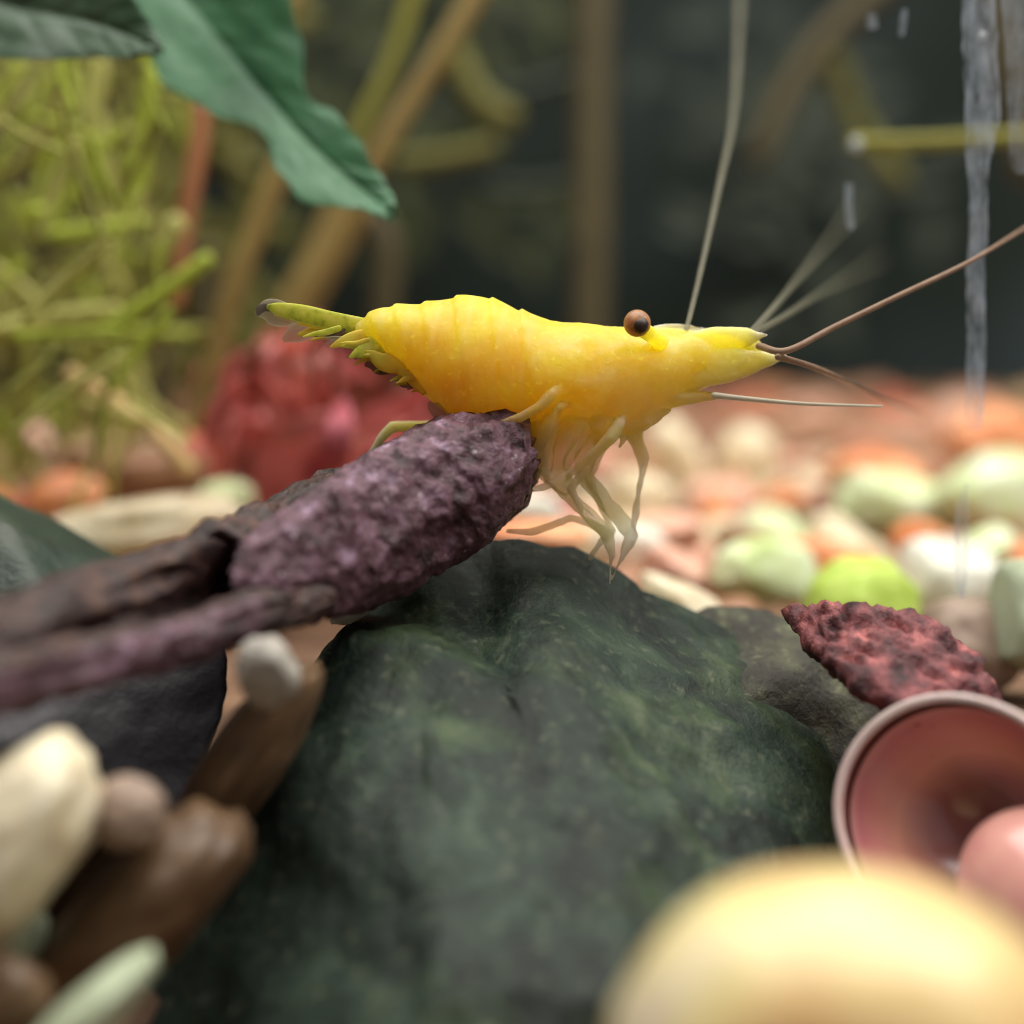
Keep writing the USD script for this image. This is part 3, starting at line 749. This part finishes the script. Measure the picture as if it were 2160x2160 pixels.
for k in range(120):
    u0, v0 = rngp.uniform(-60, 430), rngp.uniform(60, 900)
    if u0 > 330 and v0 > 330 or u0 > 380:
        continue
    an = rngp.uniform(0, np.pi) if rngp.random() < .5 else rngp.normal(1.75, .4)
    L = rngp.uniform(90, 260)
    bend = rngp.uniform(-12, 12)
    pts = [(u0, v0), (u0 + L * .5 * math.cos(an) + bend, v0 + L * .5 * math.sin(an)), (u0 + L * math.cos(an), v0 + L * math.sin(an))]
    seg(pts, rngp.uniform(118, 160), rngp.uniform(14, 30), rngp.choice(['needle_olive', 'needle_dim', 'needle_lime', 'needle_pale'], p=[.34, .14, .30, .22]), NP, taper=.8)
for k in range(34):       # the nearest needles, crossing each other
    u0, v0 = rngp.uniform(-60, 360), rngp.uniform(90, 860)
    an = rngp.choice([1.75, 1.2, 2.5, .25], p=[.4, .2, .2, .2]) + rngp.normal(0, .25)
    L = rngp.uniform(120, 280)
    b_ = rngp.uniform(-14, 14)
    if max(u0, u0 + L * math.cos(an)) > 410:
        continue
    seg([(u0, v0), (u0 + L * .5 * math.cos(an) + b_, v0 + L * .5 * math.sin(an)), (u0 + L * math.cos(an), v0 + L * math.sin(an))], rngp.uniform(99, 116), rngp.uniform(12, 24), rngp.choice(['needle_lime', 'needle_pale', 'needle_olive'], p=[.4, .35, .25]), NP, taper=.75)
# its thicker stems
for pts, d, w in [([(150, 960), (190, 600), (150, 300), (170, -30)], 168, 46), ([(40, 960), (20, 640), (60, 330), (20, -30)], 160, 46), ([(330, 930), (350, 640), (250, 330), (260, -40)], 172, 40), ([(-30, 800), (110, 560), (-20, 260)], 150, 40)]:
    seg(pts, d, w, 'stem_brown', NP, 'stem')
# dim growth further behind, one mass
bk = []
for k in range(120):
    u0, v0 = rngp.uniform(-80, 520), rngp.uniform(-40, 900)
    an = rngp.uniform(0, np.pi)
    L = rngp.uniform(80, 200)
    d = rngp.uniform(175, 215)
    bk.append(tube(P(np.array([u0, u0 + L * math.cos(an)]), np.array([v0, v0 + L * math.sin(an)]), np.array([d, d])), 1.3, 6, 4))
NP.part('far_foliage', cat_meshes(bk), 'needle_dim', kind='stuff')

STEMS = [
    ([(425, 225), (415, 330), (385, 500), (370, 640)], 112, 44, 'stem_salmon', 'salmon orange plant stem under the broad leaf, nearly upright'),
    ([(605, 320), (540, 480), (470, 680), (425, 900)], 118, 54, 'stem_tan', 'olive tan stem slanting down left from under the broad leaf'),
    ([(640, -40), (560, 90), (520, 230)], 150, 40, 'stem_tan', 'dim tan stem crossing behind the broad leaf near top'),
    ([(1020, -40), (920, 130), (830, 270), (770, 380)], 130, 48, 'stem_tan', 'straight tan stem rising right from the broad leaf tip'),
    ([(880, -40), (830, 120), (770, 250), (735, 330)], 136, 34, 'needle_olive', 'olive green stem parallel to the straight tan stem'),
    ([(745, 410), (690, 530), (620, 660), (560, 800)], 142, 88, 'stem_tan', 'thick olive stem leaning left above the shrimp tail'),
    ([(760, 420), (810, 500), (815, 590), (800, 740)], 150, 62, 'stem_brown', 'curved greyish stem bowing right above the shrimp back'),
    ([(1255, -60), (1250, 250), (1248, 500), (1240, 860)], 175, 78, 'stem_brown', 'tall upright blurred brown stem behind the shrimp head'),
    ([(340, 560), (330, 760), (350, 960)], 150, 60, 'stem_brown', 'brown stem standing left of the red plant'),
    ([(430, 520), (440, 660), (455, 800)], 158, 50, 'stem_brown', 'dull brown stem behind the olive tan stem'),
    ([(150, 788), (260, 862), (330, 915), (400, 990)], 112, 38, 'stem_cream', 'short cream coloured stalk lying across the left plants'),
    ([(1800, 302), (1950, 299), (2070, 292), (2200, 285)], 118, 32, 'needle_olive', 'lime green horizontal stem at the upper right'),
    ([(1900, -60), (1760, 60), (1660, 200), (1600, 330)], 185, 60, 'stem_brown', 'dim brown stem slanting across the upper right'),
    ([(1760, 130), (1810, 260), (1900, 380)], 190, 50, 'needle_dim', 'dim green leaf stem below the slanting brown one'),
    ([(2100, -60), (2140, 160), (2170, 360)], 170, 80, 'stem_brown', 'broad dim brown stem in the top right corner'),
    ([(950, 100), (1010, 210), (1080, 250)], 165, 60, 'needle_dim', 'dim green sprig between the tan and brown stems'),
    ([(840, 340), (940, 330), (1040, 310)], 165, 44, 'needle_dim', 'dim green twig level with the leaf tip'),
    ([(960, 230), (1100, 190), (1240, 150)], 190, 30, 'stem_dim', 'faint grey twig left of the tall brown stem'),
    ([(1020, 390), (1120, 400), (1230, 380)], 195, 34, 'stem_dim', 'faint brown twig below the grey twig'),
]
for pts, d, w, mt, lab in STEMS:
    p = np.array(pts, float)
    r = w / 2 * d / 3600
    single('plant_stem', tube(P(p[:, 0], p[:, 1], np.full(len(p), float(d))), np.linspace(r, r * .92, len(p)), 10, 30), mt, lab, 'stem')

# dim greenery against the back wall
GP = Thing('background_plant', 'dim dark green plant mass far behind the shrimp', 'plant', P(900, 800, 240))
mass = []
for k in range(150):
    u0, v0 = rngp.uniform(560, 1180), rngp.uniform(-60, 560)
    if u0 > 860 and rngp.random() < .6:
        continue
    an = rngp.uniform(0, 2 * np.pi)
    L = rngp.uniform(60, 170)
    d = rngp.uniform(215, 270)
    mass.append(leaf_mesh([(u0, v0, d, 6, 6), (u0 + .5 * L * math.cos(an), v0 + .5 * L * math.sin(an), d, 22, 22), (u0 + L * math.cos(an), v0 + L * math.sin(an), d, 3, 3)], nu=8, nv=5, seed=k))
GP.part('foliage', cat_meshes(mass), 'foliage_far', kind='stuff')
GQ = Thing('background_plant', 'faint green plant far behind the antennae at right', 'plant', P(1750, 700, 250))
mass = []
for k in range(70):
    u0, v0 = rngp.normal(1680, 130), rngp.normal(330, 190)
    an = rngp.uniform(0, 2 * np.pi)
    L = rngp.uniform(80, 200)
    d = rngp.uniform(230, 280)
    mass.append(leaf_mesh([(u0, v0, d, 6, 6), (u0 + .5 * L * math.cos(an), v0 + .5 * L * math.sin(an), d, 18, 18), (u0 + L * math.cos(an), v0 + L * math.sin(an), d, 3, 3)], nu=8, nv=5, seed=k))
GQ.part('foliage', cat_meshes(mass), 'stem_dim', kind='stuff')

# red plant
RP = Thing('red_plant', 'crimson red leafy plant behind the driftwood, under the shrimp tail', 'plant', P(640, 1100, 126))
for st, mt in [
    ([(560, 1130, 128, 30, 30), (600, 1010, 126, 72, 72), (640, 900, 125, 76, 76), (690, 820, 124, 20, 20)], 'red_leaf'),
    ([(700, 1130, 124, 40, 40), (760, 1010, 122, 76, 76), (830, 910, 121, 72, 72), (900, 840, 120, 20, 20)], 'red_leaf'),
    ([(480, 1100, 132, 40, 40), (500, 960, 131, 58, 58), (500, 830, 130, 80, 80), (470, 740, 130, 14, 14)], 'red_leaf_dark'),
    ([(600, 960, 136, 40, 40), (580, 860, 136, 72, 72), (590, 760, 135, 58, 58), (610, 690, 134, 14, 14)], 'red_leaf'),
    ([(700, 960, 134, 40, 40), (740, 860, 134, 66, 66), (790, 790, 133, 80, 80), (850, 750, 132, 14, 14)], 'red_leaf_dark'),
    ([(620, 1180, 120, 50, 50), (720, 1080, 119, 58, 58), (800, 990, 118, 80, 80), (860, 930, 117, 14, 14)], 'red_leaf'),
    ([(860, 960, 132, 40, 40), (900, 880, 131, 70, 70), (930, 820, 130, 60, 60), (930, 760, 129, 14, 14)], 'red_leaf'),
    ([(560, 1000, 140, 40, 40), (520, 900, 140, 70, 70), (470, 820, 140, 50, 50), (450, 770, 139, 10, 10)], 'red_leaf'),
    ([(640, 800, 126, 10, 10), (660, 790, 125, 24, 24), (690, 840, 125, 26, 26), (720, 880, 125, 8, 8)], 'peb_pink'),
    ([(420, 830, 130, 8, 8), (436, 800, 130, 26, 26), (444, 780, 130, 24, 24), (450, 765, 130, 6, 6)], 'red_leaf_pink'),
    ([(470, 840, 129, 8, 8), (490, 812, 129, 22, 22), (500, 795, 129, 22, 22), (506, 785, 129, 6, 6)], 'red_leaf_pink'),
]:
    RP.part('leaf', leaf_mesh(st, nu=16, nv=9, seed=len(mt)), mt)
rr = np.random.default_rng(77)
for k in range(64):
    u0, v0 = rr.uniform(420, 990), rr.uniform(720, 1110)
    if v0 < 730 + (u0 - 640) * .25:
        continue
    an, L, d = rr.uniform(-2.6, -.5), rr.uniform(70, 170), rr.uniform(108, 134)
    w = rr.uniform(12, 34)
    du, dv = math.cos(an), math.sin(an)
    RP.part('leaf', leaf_mesh([(u0 - du * L / 2, v0 - dv * L / 2, d + 2, 6, 6), (u0 - du * L / 5, v0 - dv * L / 5, d + .5, w, w), (u0 + du * L / 5, v0 + dv * L / 5, d, w * .9, w * .9), (u0 + du * L / 2, v0 + dv * L / 2, d + rr.uniform(-4, 4), 4, 4)], nu=14, nv=9, seed=300 + k, fold=rr.uniform(-.3, .5)), rr.choice(['red_leaf', 'red_leaf_dark', 'red_leaf_pink'], p=[.55, .32, .13]))
RP.part('stem', tube(P(np.array([640, 630, 600, 600]), np.array([1180, 1050, 900, 720]), np.array([130, 132, 136, 138])), [.9, .9, .8, .5], 8, 16), 'red_leaf_dark')


# ------------------------------------------------------------------ residue of a glass pane, modelled as free-hanging pale film without the pane
def ribbon(st, d, thick=.12, seed=0, rough=5):
    """st: (v, u left, u right) down the streak"""
    st = np.asarray(st, float)
    n = 90
    s = spline(st, n)
    s[:, 1] += rough * (meshkit.fbm(np.stack([s[:, 0] / 26, s[:, 0] * 0, s[:, 0] * 0], -1), 3, seed) - .5) * 2
    s[:, 2] += rough * (meshkit.fbm(np.stack([s[:, 0] / 26, s[:, 0] * 0, s[:, 0] * 0 + 9], -1), 3, seed) - .5) * 2
    mid, hw = (s[:, 1] + s[:, 2]) / 2, np.maximum((s[:, 2] - s[:, 1]) / 2, .5)
    th = np.arange(12) * 2 * np.pi / 12
    dd = np.full(n, float(d))
    c = P(mid, s[:, 0], dd)
    ring = c[:, None] + (hw * d / 3600)[:, None, None] * np.cos(th)[None, :, None] * RIGHT + thick * np.sin(th)[None, :, None] * FWD * np.minimum(1, hw / 10)[:, None, None]
    return grid_close(ring)


single('residue_streak', ribbon([(-40, 2030, 2100), (100, 2030, 2105), (240, 2036, 2112), (310, 2034, 2096), (380, 2042, 2084), (500, 2044, 2084), (560, 2038, 2078), (700, 2040, 2080), (860, 2036, 2076), (905, 2040, 2070)], 86, seed=1, rough=3), 'film', 'long pale bluish translucent glass residue streak, hung free right of the antennae', 'streak')
single('residue_streak', ribbon([(1020, 2034, 2044), (1080, 2016, 2044), (1180, 2014, 2040), (1230, 2014, 2038), (1262, 2024, 2034)], 86, seed=2, rough=2), 'film', 'thin pale glass residue streak with pointed dark end over the right gravel', 'streak')
single('residue_streak', ribbon([(-40, 2110, 2200), (200, 2124, 2200), (310, 2127, 2200), (350, 2132, 2190), (366, 2145, 2175)], 86, seed=3, rough=3), 'film_thin', 'broad faint grey glass residue streak in the top right corner ending round', 'streak')
for st, d, lab in [([(385, 1782, 1800), (430, 1780, 1798), (470, 1784, 1802), (484, 1792, 1800)], 90, 'short faint streak below the lime horizontal stem'),
                   ([(20, 1902, 1914), (50, 1898, 1912), (75, 1896, 1906)], 90, 'tiny white streak at the top right, second from left'),
                   ([(30, 1828, 1848), (60, 1830, 1850)], 92, 'tiny pale fleck at the top right, leftmost of the specks')]:
    single('residue_streak', ribbon(st, d, seed=len(lab), rough=2), 'film', lab, 'streak')
bub = trimesh.creation.icosphere(subdivisions=3)
for u, v, d, r, lab in [(1806, 304, 108, 13, 'tiny pale bubble at the left tip of the lime stem'), (2072, 75, 88, 9, 'tiny pale bubble inside the long bluish streak')]:
    single('bubble', (np.array(bub.vertices) * r * d / 3600 + P(u, v, d), np.array(bub.faces)), 'bubble', lab, 'bubble')

# ------------------------------------------------------------------ the shrimp
ST = np.array([  # u, top v, bottom v, half breadth px
    (752, 684, 708, 26), (765, 672, 724, 42), (800, 650, 748, 66), (835, 645, 776, 82), (875, 643, 808, 98), (910, 638, 848, 110), (945, 631, 878, 120), (985, 624, 900, 128), (1020, 626, 908, 132),
    (1061, 639, 908, 134), (1106, 661, 904, 134), (1155, 677, 900, 132), (1200, 680, 902, 130), (1250, 684, 908, 128), (1300, 689, 912, 124), (1350, 693, 902, 112), (1390, 695, 876, 96), (1420, 694, 856, 84),
    (1455, 695, 836, 72), (1490, 701, 818, 62), (1530, 704, 800, 50), (1565, 704, 790, 38), (1595, 714, 782, 26), (1620, 734, 774, 12)], float)


def dsh(u):
    return 80 + (np.asarray(u, float) - 1100) / 3600 * 80 * .10


uu = np.concatenate([np.linspace(752, 780, 10)[:-1], np.linspace(780, 1620, 190)])
top, bot, wid = (np.interp(uu, ST[:, 0], ST[:, k]) for k in (1, 2, 3))
ker = np.ones(7) / 7
sm = lambda x: np.convolve(np.pad(x, 3, mode='edge'), ker, 'valid')
top, bot, wid = sm(top), sm(bot), sm(wid)
NS = 84
th = np.arange(NS) * 2 * np.pi / NS
rings = []
edges = np.array([700, 792, 848, 908, 976, 1050, 1112])
for i, u in enumerate(uu):
    cz, hz = (top[i] + bot[i]) / 2, (bot[i] - top[i]) / 2
    up = np.cos(th)
    sg = lambda x, p: np.sign(x) * np.abs(x) ** p
    vz = cz - hz * sg(up, .94)
    # the flanks are widest above the middle and narrow to the belly
    wy = wid[i] * sg(np.sin(th), .9) * (1 - .22 * np.clip(-up, 0, 1) ** 2)
    # each tail plate overlaps the next one behind: a small step along slanting rims
    ue = u + 26 * up - 10 * up ** 2
    off = np.zeros(NS)
    for a, b in zip(edges[:-1], edges[1:]):
        w = (ue >= a) & (ue < b)
        f = (ue - a) / (b - a)
        off = np.where(w, 6.6 * (1 - f) ** 1.6 - 2.0, off)
    f = np.clip((ue - 1112) / 60, 0, 1)
    off = np.where(ue >= 1112, 6.5 * (1 - f) ** 2, off)
    # cheek fold and eye socket of the head shield
    d0 = dsh(u)
    cen = P(u, cz, d0)
    rad = P(np.full(NS, u), vz, np.full(NS, d0)) - cen + (wy * d0 / 3600)[:, None] * FWD
    ln = np.linalg.norm(rad, axis=1, keepdims=True)
    rings.append(cen + rad * (1 + (off * d0 / 3600)[:, None] / np.maximum(ln, .4)))
bodyv, bodyf = grid_close(np.array(rings))
body = to_man(bodyv, bodyf)

sph = m3.Manifold.sphere(1.0, 20)


def chain(js):
    """js: (u, v, dd, radius px): a limb of hulled spheres at depth dsh(u) + dd."""
    out = None
    balls = []
    for u, v, dd, r in js:
        d = float(dsh(u) + dd)
        c = P(u, v, d)
        balls.append(sph.scale([r * d / 3600] * 3).translate([float(x) for x in c]))
    for a, b in zip(balls[:-1], balls[1:]):
        h = m3.Manifold.batch_hull([a, b])
        out = h if out is None else out + h
    return out


def blade(js, flat=.3, sides=14, n=24):
    """A flattened blade: js (u, v, dd, half width px)."""
    js = np.asarray(js, float)
    d = dsh(js[:, 0]) + js[:, 2]
    return tube(P(js[:, 0], js[:, 1], d), js[:, 3] * d / 3600, sides, n, flat=flat)


near = -1.9
limbs = [
    # walking legs, near side (towards us) then far side
    [(1203, 806, -2.2, 16), (1165, 830, -2.8, 12), (1139, 858, -2.8, 11), (1100, 880, -2.6, 10), (1060, 892, -2.4, 6)],
    [(1205, 850, -1.8, 15), (1176, 862, -2.4, 11), (1150, 905, -2.2, 11), (1134, 950, -1.6, 9), (1126, 985, -1.2, 6)],
    [(1312, 872, -1.2, 12), (1304, 896, -2.0, 10), (1288, 924, -2.3, 10), (1262, 950, -2.0, 10), (1229, 978, -1.6, 10), (1190, 1008, -1.2, 9), (1150, 1026, -.9, 8), (1110, 1036, -.6, 4)],
    [(1215, 900, -1.0, 36), (1190, 960, -.9, 26), (1178, 1010, -.7, 17), (1206, 1050, -.6, 14), (1250, 1092, -.8, 13), (1280, 1128, -1.0, 12), (1290, 1170, -1.2, 10), (1286, 1230, -1.6, 3)],
    [(1250, 905, -.2, 36), (1236, 960, -.2, 26), (1230, 1000, 0, 18), (1262, 1040, .1, 19), (1300, 1085, 0, 18), (1336, 1128, -.3, 13), (1314, 1172, -.8, 10), (1290, 1222, -1.4, 4)],
    [(1280, 900, .8, 24), (1262, 960, .9, 12), (1240, 1010, .9, 10), (1268, 1070, .8, 9), (1290, 1118, .5, 8), (1262, 1150, .2, 6), (1246, 1176, 0, 4)],
    [(1238, 990, -1.5, 9), (1204, 1030, -1.3, 9), (1228, 1078, -1.2, 8), (1262, 1112, -1.0, 7), (1284, 1140, -.8, 5)],
    [(1140, 905, -.6, 30), (1130, 950, -.8, 14), (1146, 990, -.9, 12), (1176, 1024, -.8, 11)],
    [(1160, 890, -1.8, 18), (1148, 935, -1.6, 11), (1150, 985, -1.4, 9), (1128, 1008, -1.0, 6)],
    [(1270, 890, -1.0, 40), (1330, 892, -.7, 28), (1378, 880, -.5, 16), (1404, 868, -.4, 8)],
    [(1350, 880, -.9, 16), (1366, 896, -.9, 9), (1356, 908, -.9, 4)],
    [(1310, 890, -.9, 16), (1318, 920, -.9, 9), (1308, 940, -.9, 4)],
    [(1330, 885, .6, 26), (1342, 930, .8, 12), (1358, 965, .8, 10), (1352, 1010, .6, 9), (1342, 1070, .4, 8), (1336, 1124, .1, 6)],
    [(1282, 1122, .4, 9), (1240, 1100, .6, 10), (1206, 1092, .7, 9), (1160, 1110, .7, 8), (1120, 1122, .6, 7), (1072, 1120, .5, 4)],
    [(1200, 880, .4, 44), (1168, 940, .2, 36), (1160, 990, 0, 30), (1190, 1020, 0, 20)],
    [(1010, 870, 1.2, 24), (945, 896, 1.5, 12), (885, 899, 1.7, 11), (828, 899, 1.6, 11), (802, 926, 1.5, 9), (783, 954, 1.4, 6)],
    # mouth limbs under the head
    [(1400, 842, -.8, 22), (1450, 836, -.7, 15), (1508, 834, -.6, 12)],
    [(1340, 880, -.6, 30), (1372, 872, -.5, 22), (1404, 862, -.3, 12)],
    # eye stalk
    [(1392, 716, -2.0, 22), (1362, 700, -2.5, 17), (1345, 686, -2.8, 20)],
]
for js in limbs:
    body = body + chain(js)
# antennal scales, antennule stalks and the toothed beak
for js, fl in [
    ([(1440, 722, -.9, 24), (1500, 720, -1.0, 26), (1560, 714, -1.0, 22), (1596, 709, -.9, 12), (1618, 707, -.9, 4)], .5),
    ([(1450, 786, -1.0, 42), (1530, 770, -1.1, 38), (1590, 762, -1.0, 24), (1632, 755, -1.0, 12), (1656, 752, -1.0, 4)], .4),
    ([(1380, 694, -.1, 12), (1440, 692, -.1, 12), (1500, 702, -.1, 8), (1540, 706, -.1, 3)], .5),
]:
    v, f = blade(js, fl)
    body = body + to_man(v, f)
for (u, v) in ((1430, 684), (1452, 686), (1474, 690), (1496, 696)):
    body = body + chain([(u - 6, v + 10, -.1, 5), (u + 6, v, -.1, 2)])
body = body.refine_to_length(.26)
bv, bf = vf(body)
bv, bf = taubin(bv, bf, 3)
hu, hv, _d = unproject(bv)
hd = np.clip((hu - 1120) / 60, 0, 1)
bv = bv + normals(bv, bf) * ((.10 + .30 * hd) * (meshkit.fbm(bv / 1.2, 3, 77) - .5) + .12 * hd * (np.abs(2 * meshkit.fbm(bv / 1.7, 2, 78) - 1) - .3))[:, None]
SHR = Thing('shrimp', 'bright yellow shrimp standing on the driftwood tip and green rock, facing right', 'shrimp', P(1200, 1228, 80))
path = SHR.part('body', (bv, bf), 'shrimp')
pu, pv, pd = unproject(bv)
bb = np.interp(pu, ST[:, 0], ST[:, 2])
tone = np.clip((pv - bb + 45) / 90, 0, 1)
tone = np.maximum(tone, .45 * np.clip((pu - 1180) / 120, 0, 1) * np.clip((pv - 740) / 80, 0, 1))
tone = np.maximum(tone, .3 * np.clip((pu - 1400) / 100, 0, 1))
tone = np.maximum(tone, .3 * np.exp(-(np.minimum.reduce([np.abs(pu - (e_ + 14) + 26 * np.clip((pv - 640) / 120 - .2, -1, 1)) for e_ in edges[1:]]) / 7.0) ** 2) * (pu < 1150))
mott = meshkit.fbm(bv / .9, 3, 79)
tone = np.maximum(tone, np.clip((mott - .42) * 4, 0, 1) * .85 * np.clip((pu - 1120) / 80, 0, 1) * np.clip((pv - 690) / 60, 0, 1))
tone = np.maximum(tone, np.clip((mott - .5) * 3, 0, 1) * .4)
clear = .5 * np.clip((pv - bb + 45) / 110, 0, 1) * np.clip((pu - 960) / 120, 0, 1)
clear = np.maximum(clear, .26 * np.clip((pu - 1230) / 140, 0, 1) * np.clip((pv - 745) / 60, 0, 1))
pm = UsdGeom.PrimvarsAPI(stage.GetPrimAtPath(path))
for nm, val in (('tone', tone), ('clear', clear)):
    pr = pm.CreatePrimvar(nm, Sdf.ValueTypeNames.FloatArray, 'vertex')
    pr.Set([float(x) for x in val])

# eye
ey = trimesh.creation.icosphere(subdivisions=4)
ev = np.array(ey.vertices)
ce = P(1344, 682, dsh(1341) - 2.8)
ep = SHR.part('eye', (ev * .62 + ce, np.array(ey.faces)), 'eye')
pc = ce - FWD * .30 + RIGHT * .10 - UP * .12
SHR.part('pupil', (ev * .40 + pc, np.array(ey.faces)), 'pupil', parent=ep)


def feeler(js, r0, r1, mt, n=40):
    js = np.asarray(js, float)
    SHR.part('antenna', tube(P(js[:, 0], js[:, 1], js[:, 2]), np.linspace(r0, r1, len(js)), 7, n), mt)


feeler([(1448, 694, 80), (1462, 640, 82), (1490, 520, 85), (1520, 380, 89), (1545, 260, 95), (1556, 120, 102), (1562, -40, 110)], .13, .22, 'antenna_grey')
feeler([(1600, 730, 80), (1660, 740, 79), (1760, 690, 80), (1900, 622, 81), (2000, 575, 82), (2066, 540, 83), (2180, 470, 88)], .18, .10, 'antenna')
feeler([(1585, 702, 80.5), (1640, 640, 86), (1690, 580, 96), (1760, 495, 118), (1810, 430, 150)], .2, .12, 'antenna_grey')
feeler([(1590, 704, 80.5), (1660, 664, 86), (1720, 625, 95), (1790, 585, 115), (1860, 545, 150)], .18, .12, 'antenna_grey')
feeler([(1640, 752, 79), (1720, 776, 81), (1800, 810, 86), (1880, 850, 96), (1950, 884, 120)], .17, .07, 'antenna')
feeler([(1505, 834, 79.5), (1580, 842, 79), (1700, 852, 79), (1860, 857, 81)], .16, .06, 'antenna_pale')

# tail fan, swimmerets
for js, mt, nm in [
    ([(775, 690, -.2, 18), (700, 676, -.4, 19), (640, 662, -.5, 19), (590, 652, -.6, 14), (566, 647, -.6, 6)], 'fin_lime', 'tail_fin'),
    ([(640, 668, -.1, 8), (600, 664, -.2, 26), (566, 656, -.2, 26), (544, 660, -.2, 8)], 'fin_clear', 'tail_fin'),
    ([(575, 652, -.5, 6), (558, 648, -.5, 9), (548, 654, -.5, 9), (544, 664, -.5, 4)], 'fin_dark', 'tail_fin'),
    ([(720, 684, .3, 14), (660, 676, .4, 16), (610, 668, .5, 10), (580, 664, .6, 4)], 'fin_yellow', 'tail_fin'),
    ([(775, 700, .3, 22), (720, 694, .4, 18), (670, 698, .5, 14), (630, 706, .6, 4)], 'fin_yellow', 'tail_fin'),
    ([(700, 686, .9, 18), (660, 688, 1.0, 24), (625, 702, 1.1, 22), (600, 716, 1.2, 8)], 'fin_clear', 'tail_fin'),
    ([(780, 712, -.8, 22), (740, 716, -1.0, 15), (716, 724, -1.1, 9), (698, 732, -1.1, 3)], 'fin_yellow', 'tail_fin'),
    ([(800, 724, -1.0, 26), (770, 738, -1.1, 18), (748, 748, -1.2, 8), (738, 754, -1.2, 3)], 'fin_lime', 'tail_fin'),
    ([(850, 760, -1.1, 26), (812, 764, -1.2, 20), (784, 748, -1.2, 10), (772, 742, -1.2, 4)], 'fin_yellow', 'swimmeret'),
    ([(840, 756, .2, 24), (806, 772, .3, 20), (786, 768, .4, 14), (772, 770, .4, 5)], 'fin_dark', 'swimmeret'),
    ([(880, 784, .2, 24), (862, 800, .2, 22), (850, 806, .2, 12), (840, 800, .2, 5)], 'fin_dark', 'swimmeret'),
    ([(900, 806, -.9, 30), (872, 796, -1.1, 18), (850, 786, -1.2, 9), (838, 780, -1.2, 3)], 'fin_yellow', 'swimmeret'),
    ([(960, 870, -.8, 34), (935, 868, -.8, 24), (915, 860, -.8, 14), (905, 850, -.8, 4)], 'fin_clear', 'swimmeret'),
]:
    SHR.part(nm, blade(js, .28), mt)
rf = np.random.default_rng(15)
for k in range(26):
    f_ = k / 25
    u0, v0 = 690 + 215 * f_, 700 + 118 * f_ ** 1.2
    L = rf.uniform(26, 52) * (1.15 - .3 * f_)
    an = math.radians(rf.uniform(150, 190) + 10 * f_)
    w = rf.uniform(5, 9)
    dd = rf.uniform(-1.2, .6)
    js = [(u0 + 26, v0 - 8, dd, w), (u0, v0, dd, w * 1.1), (u0 + .55 * L * math.cos(an), v0 - .55 * L * math.sin(an) + 3, dd - .1, w * .7), (u0 + L * math.cos(an), v0 - L * math.sin(an) + 8, dd - .2, 1.5)]
    SHR.part('fringe', blade(js, .35, 8, 10), rf.choice(['fin_yellow', 'fin_lime', 'fin_clear', 'fin_dark'], p=[.36, .3, .2, .14]))
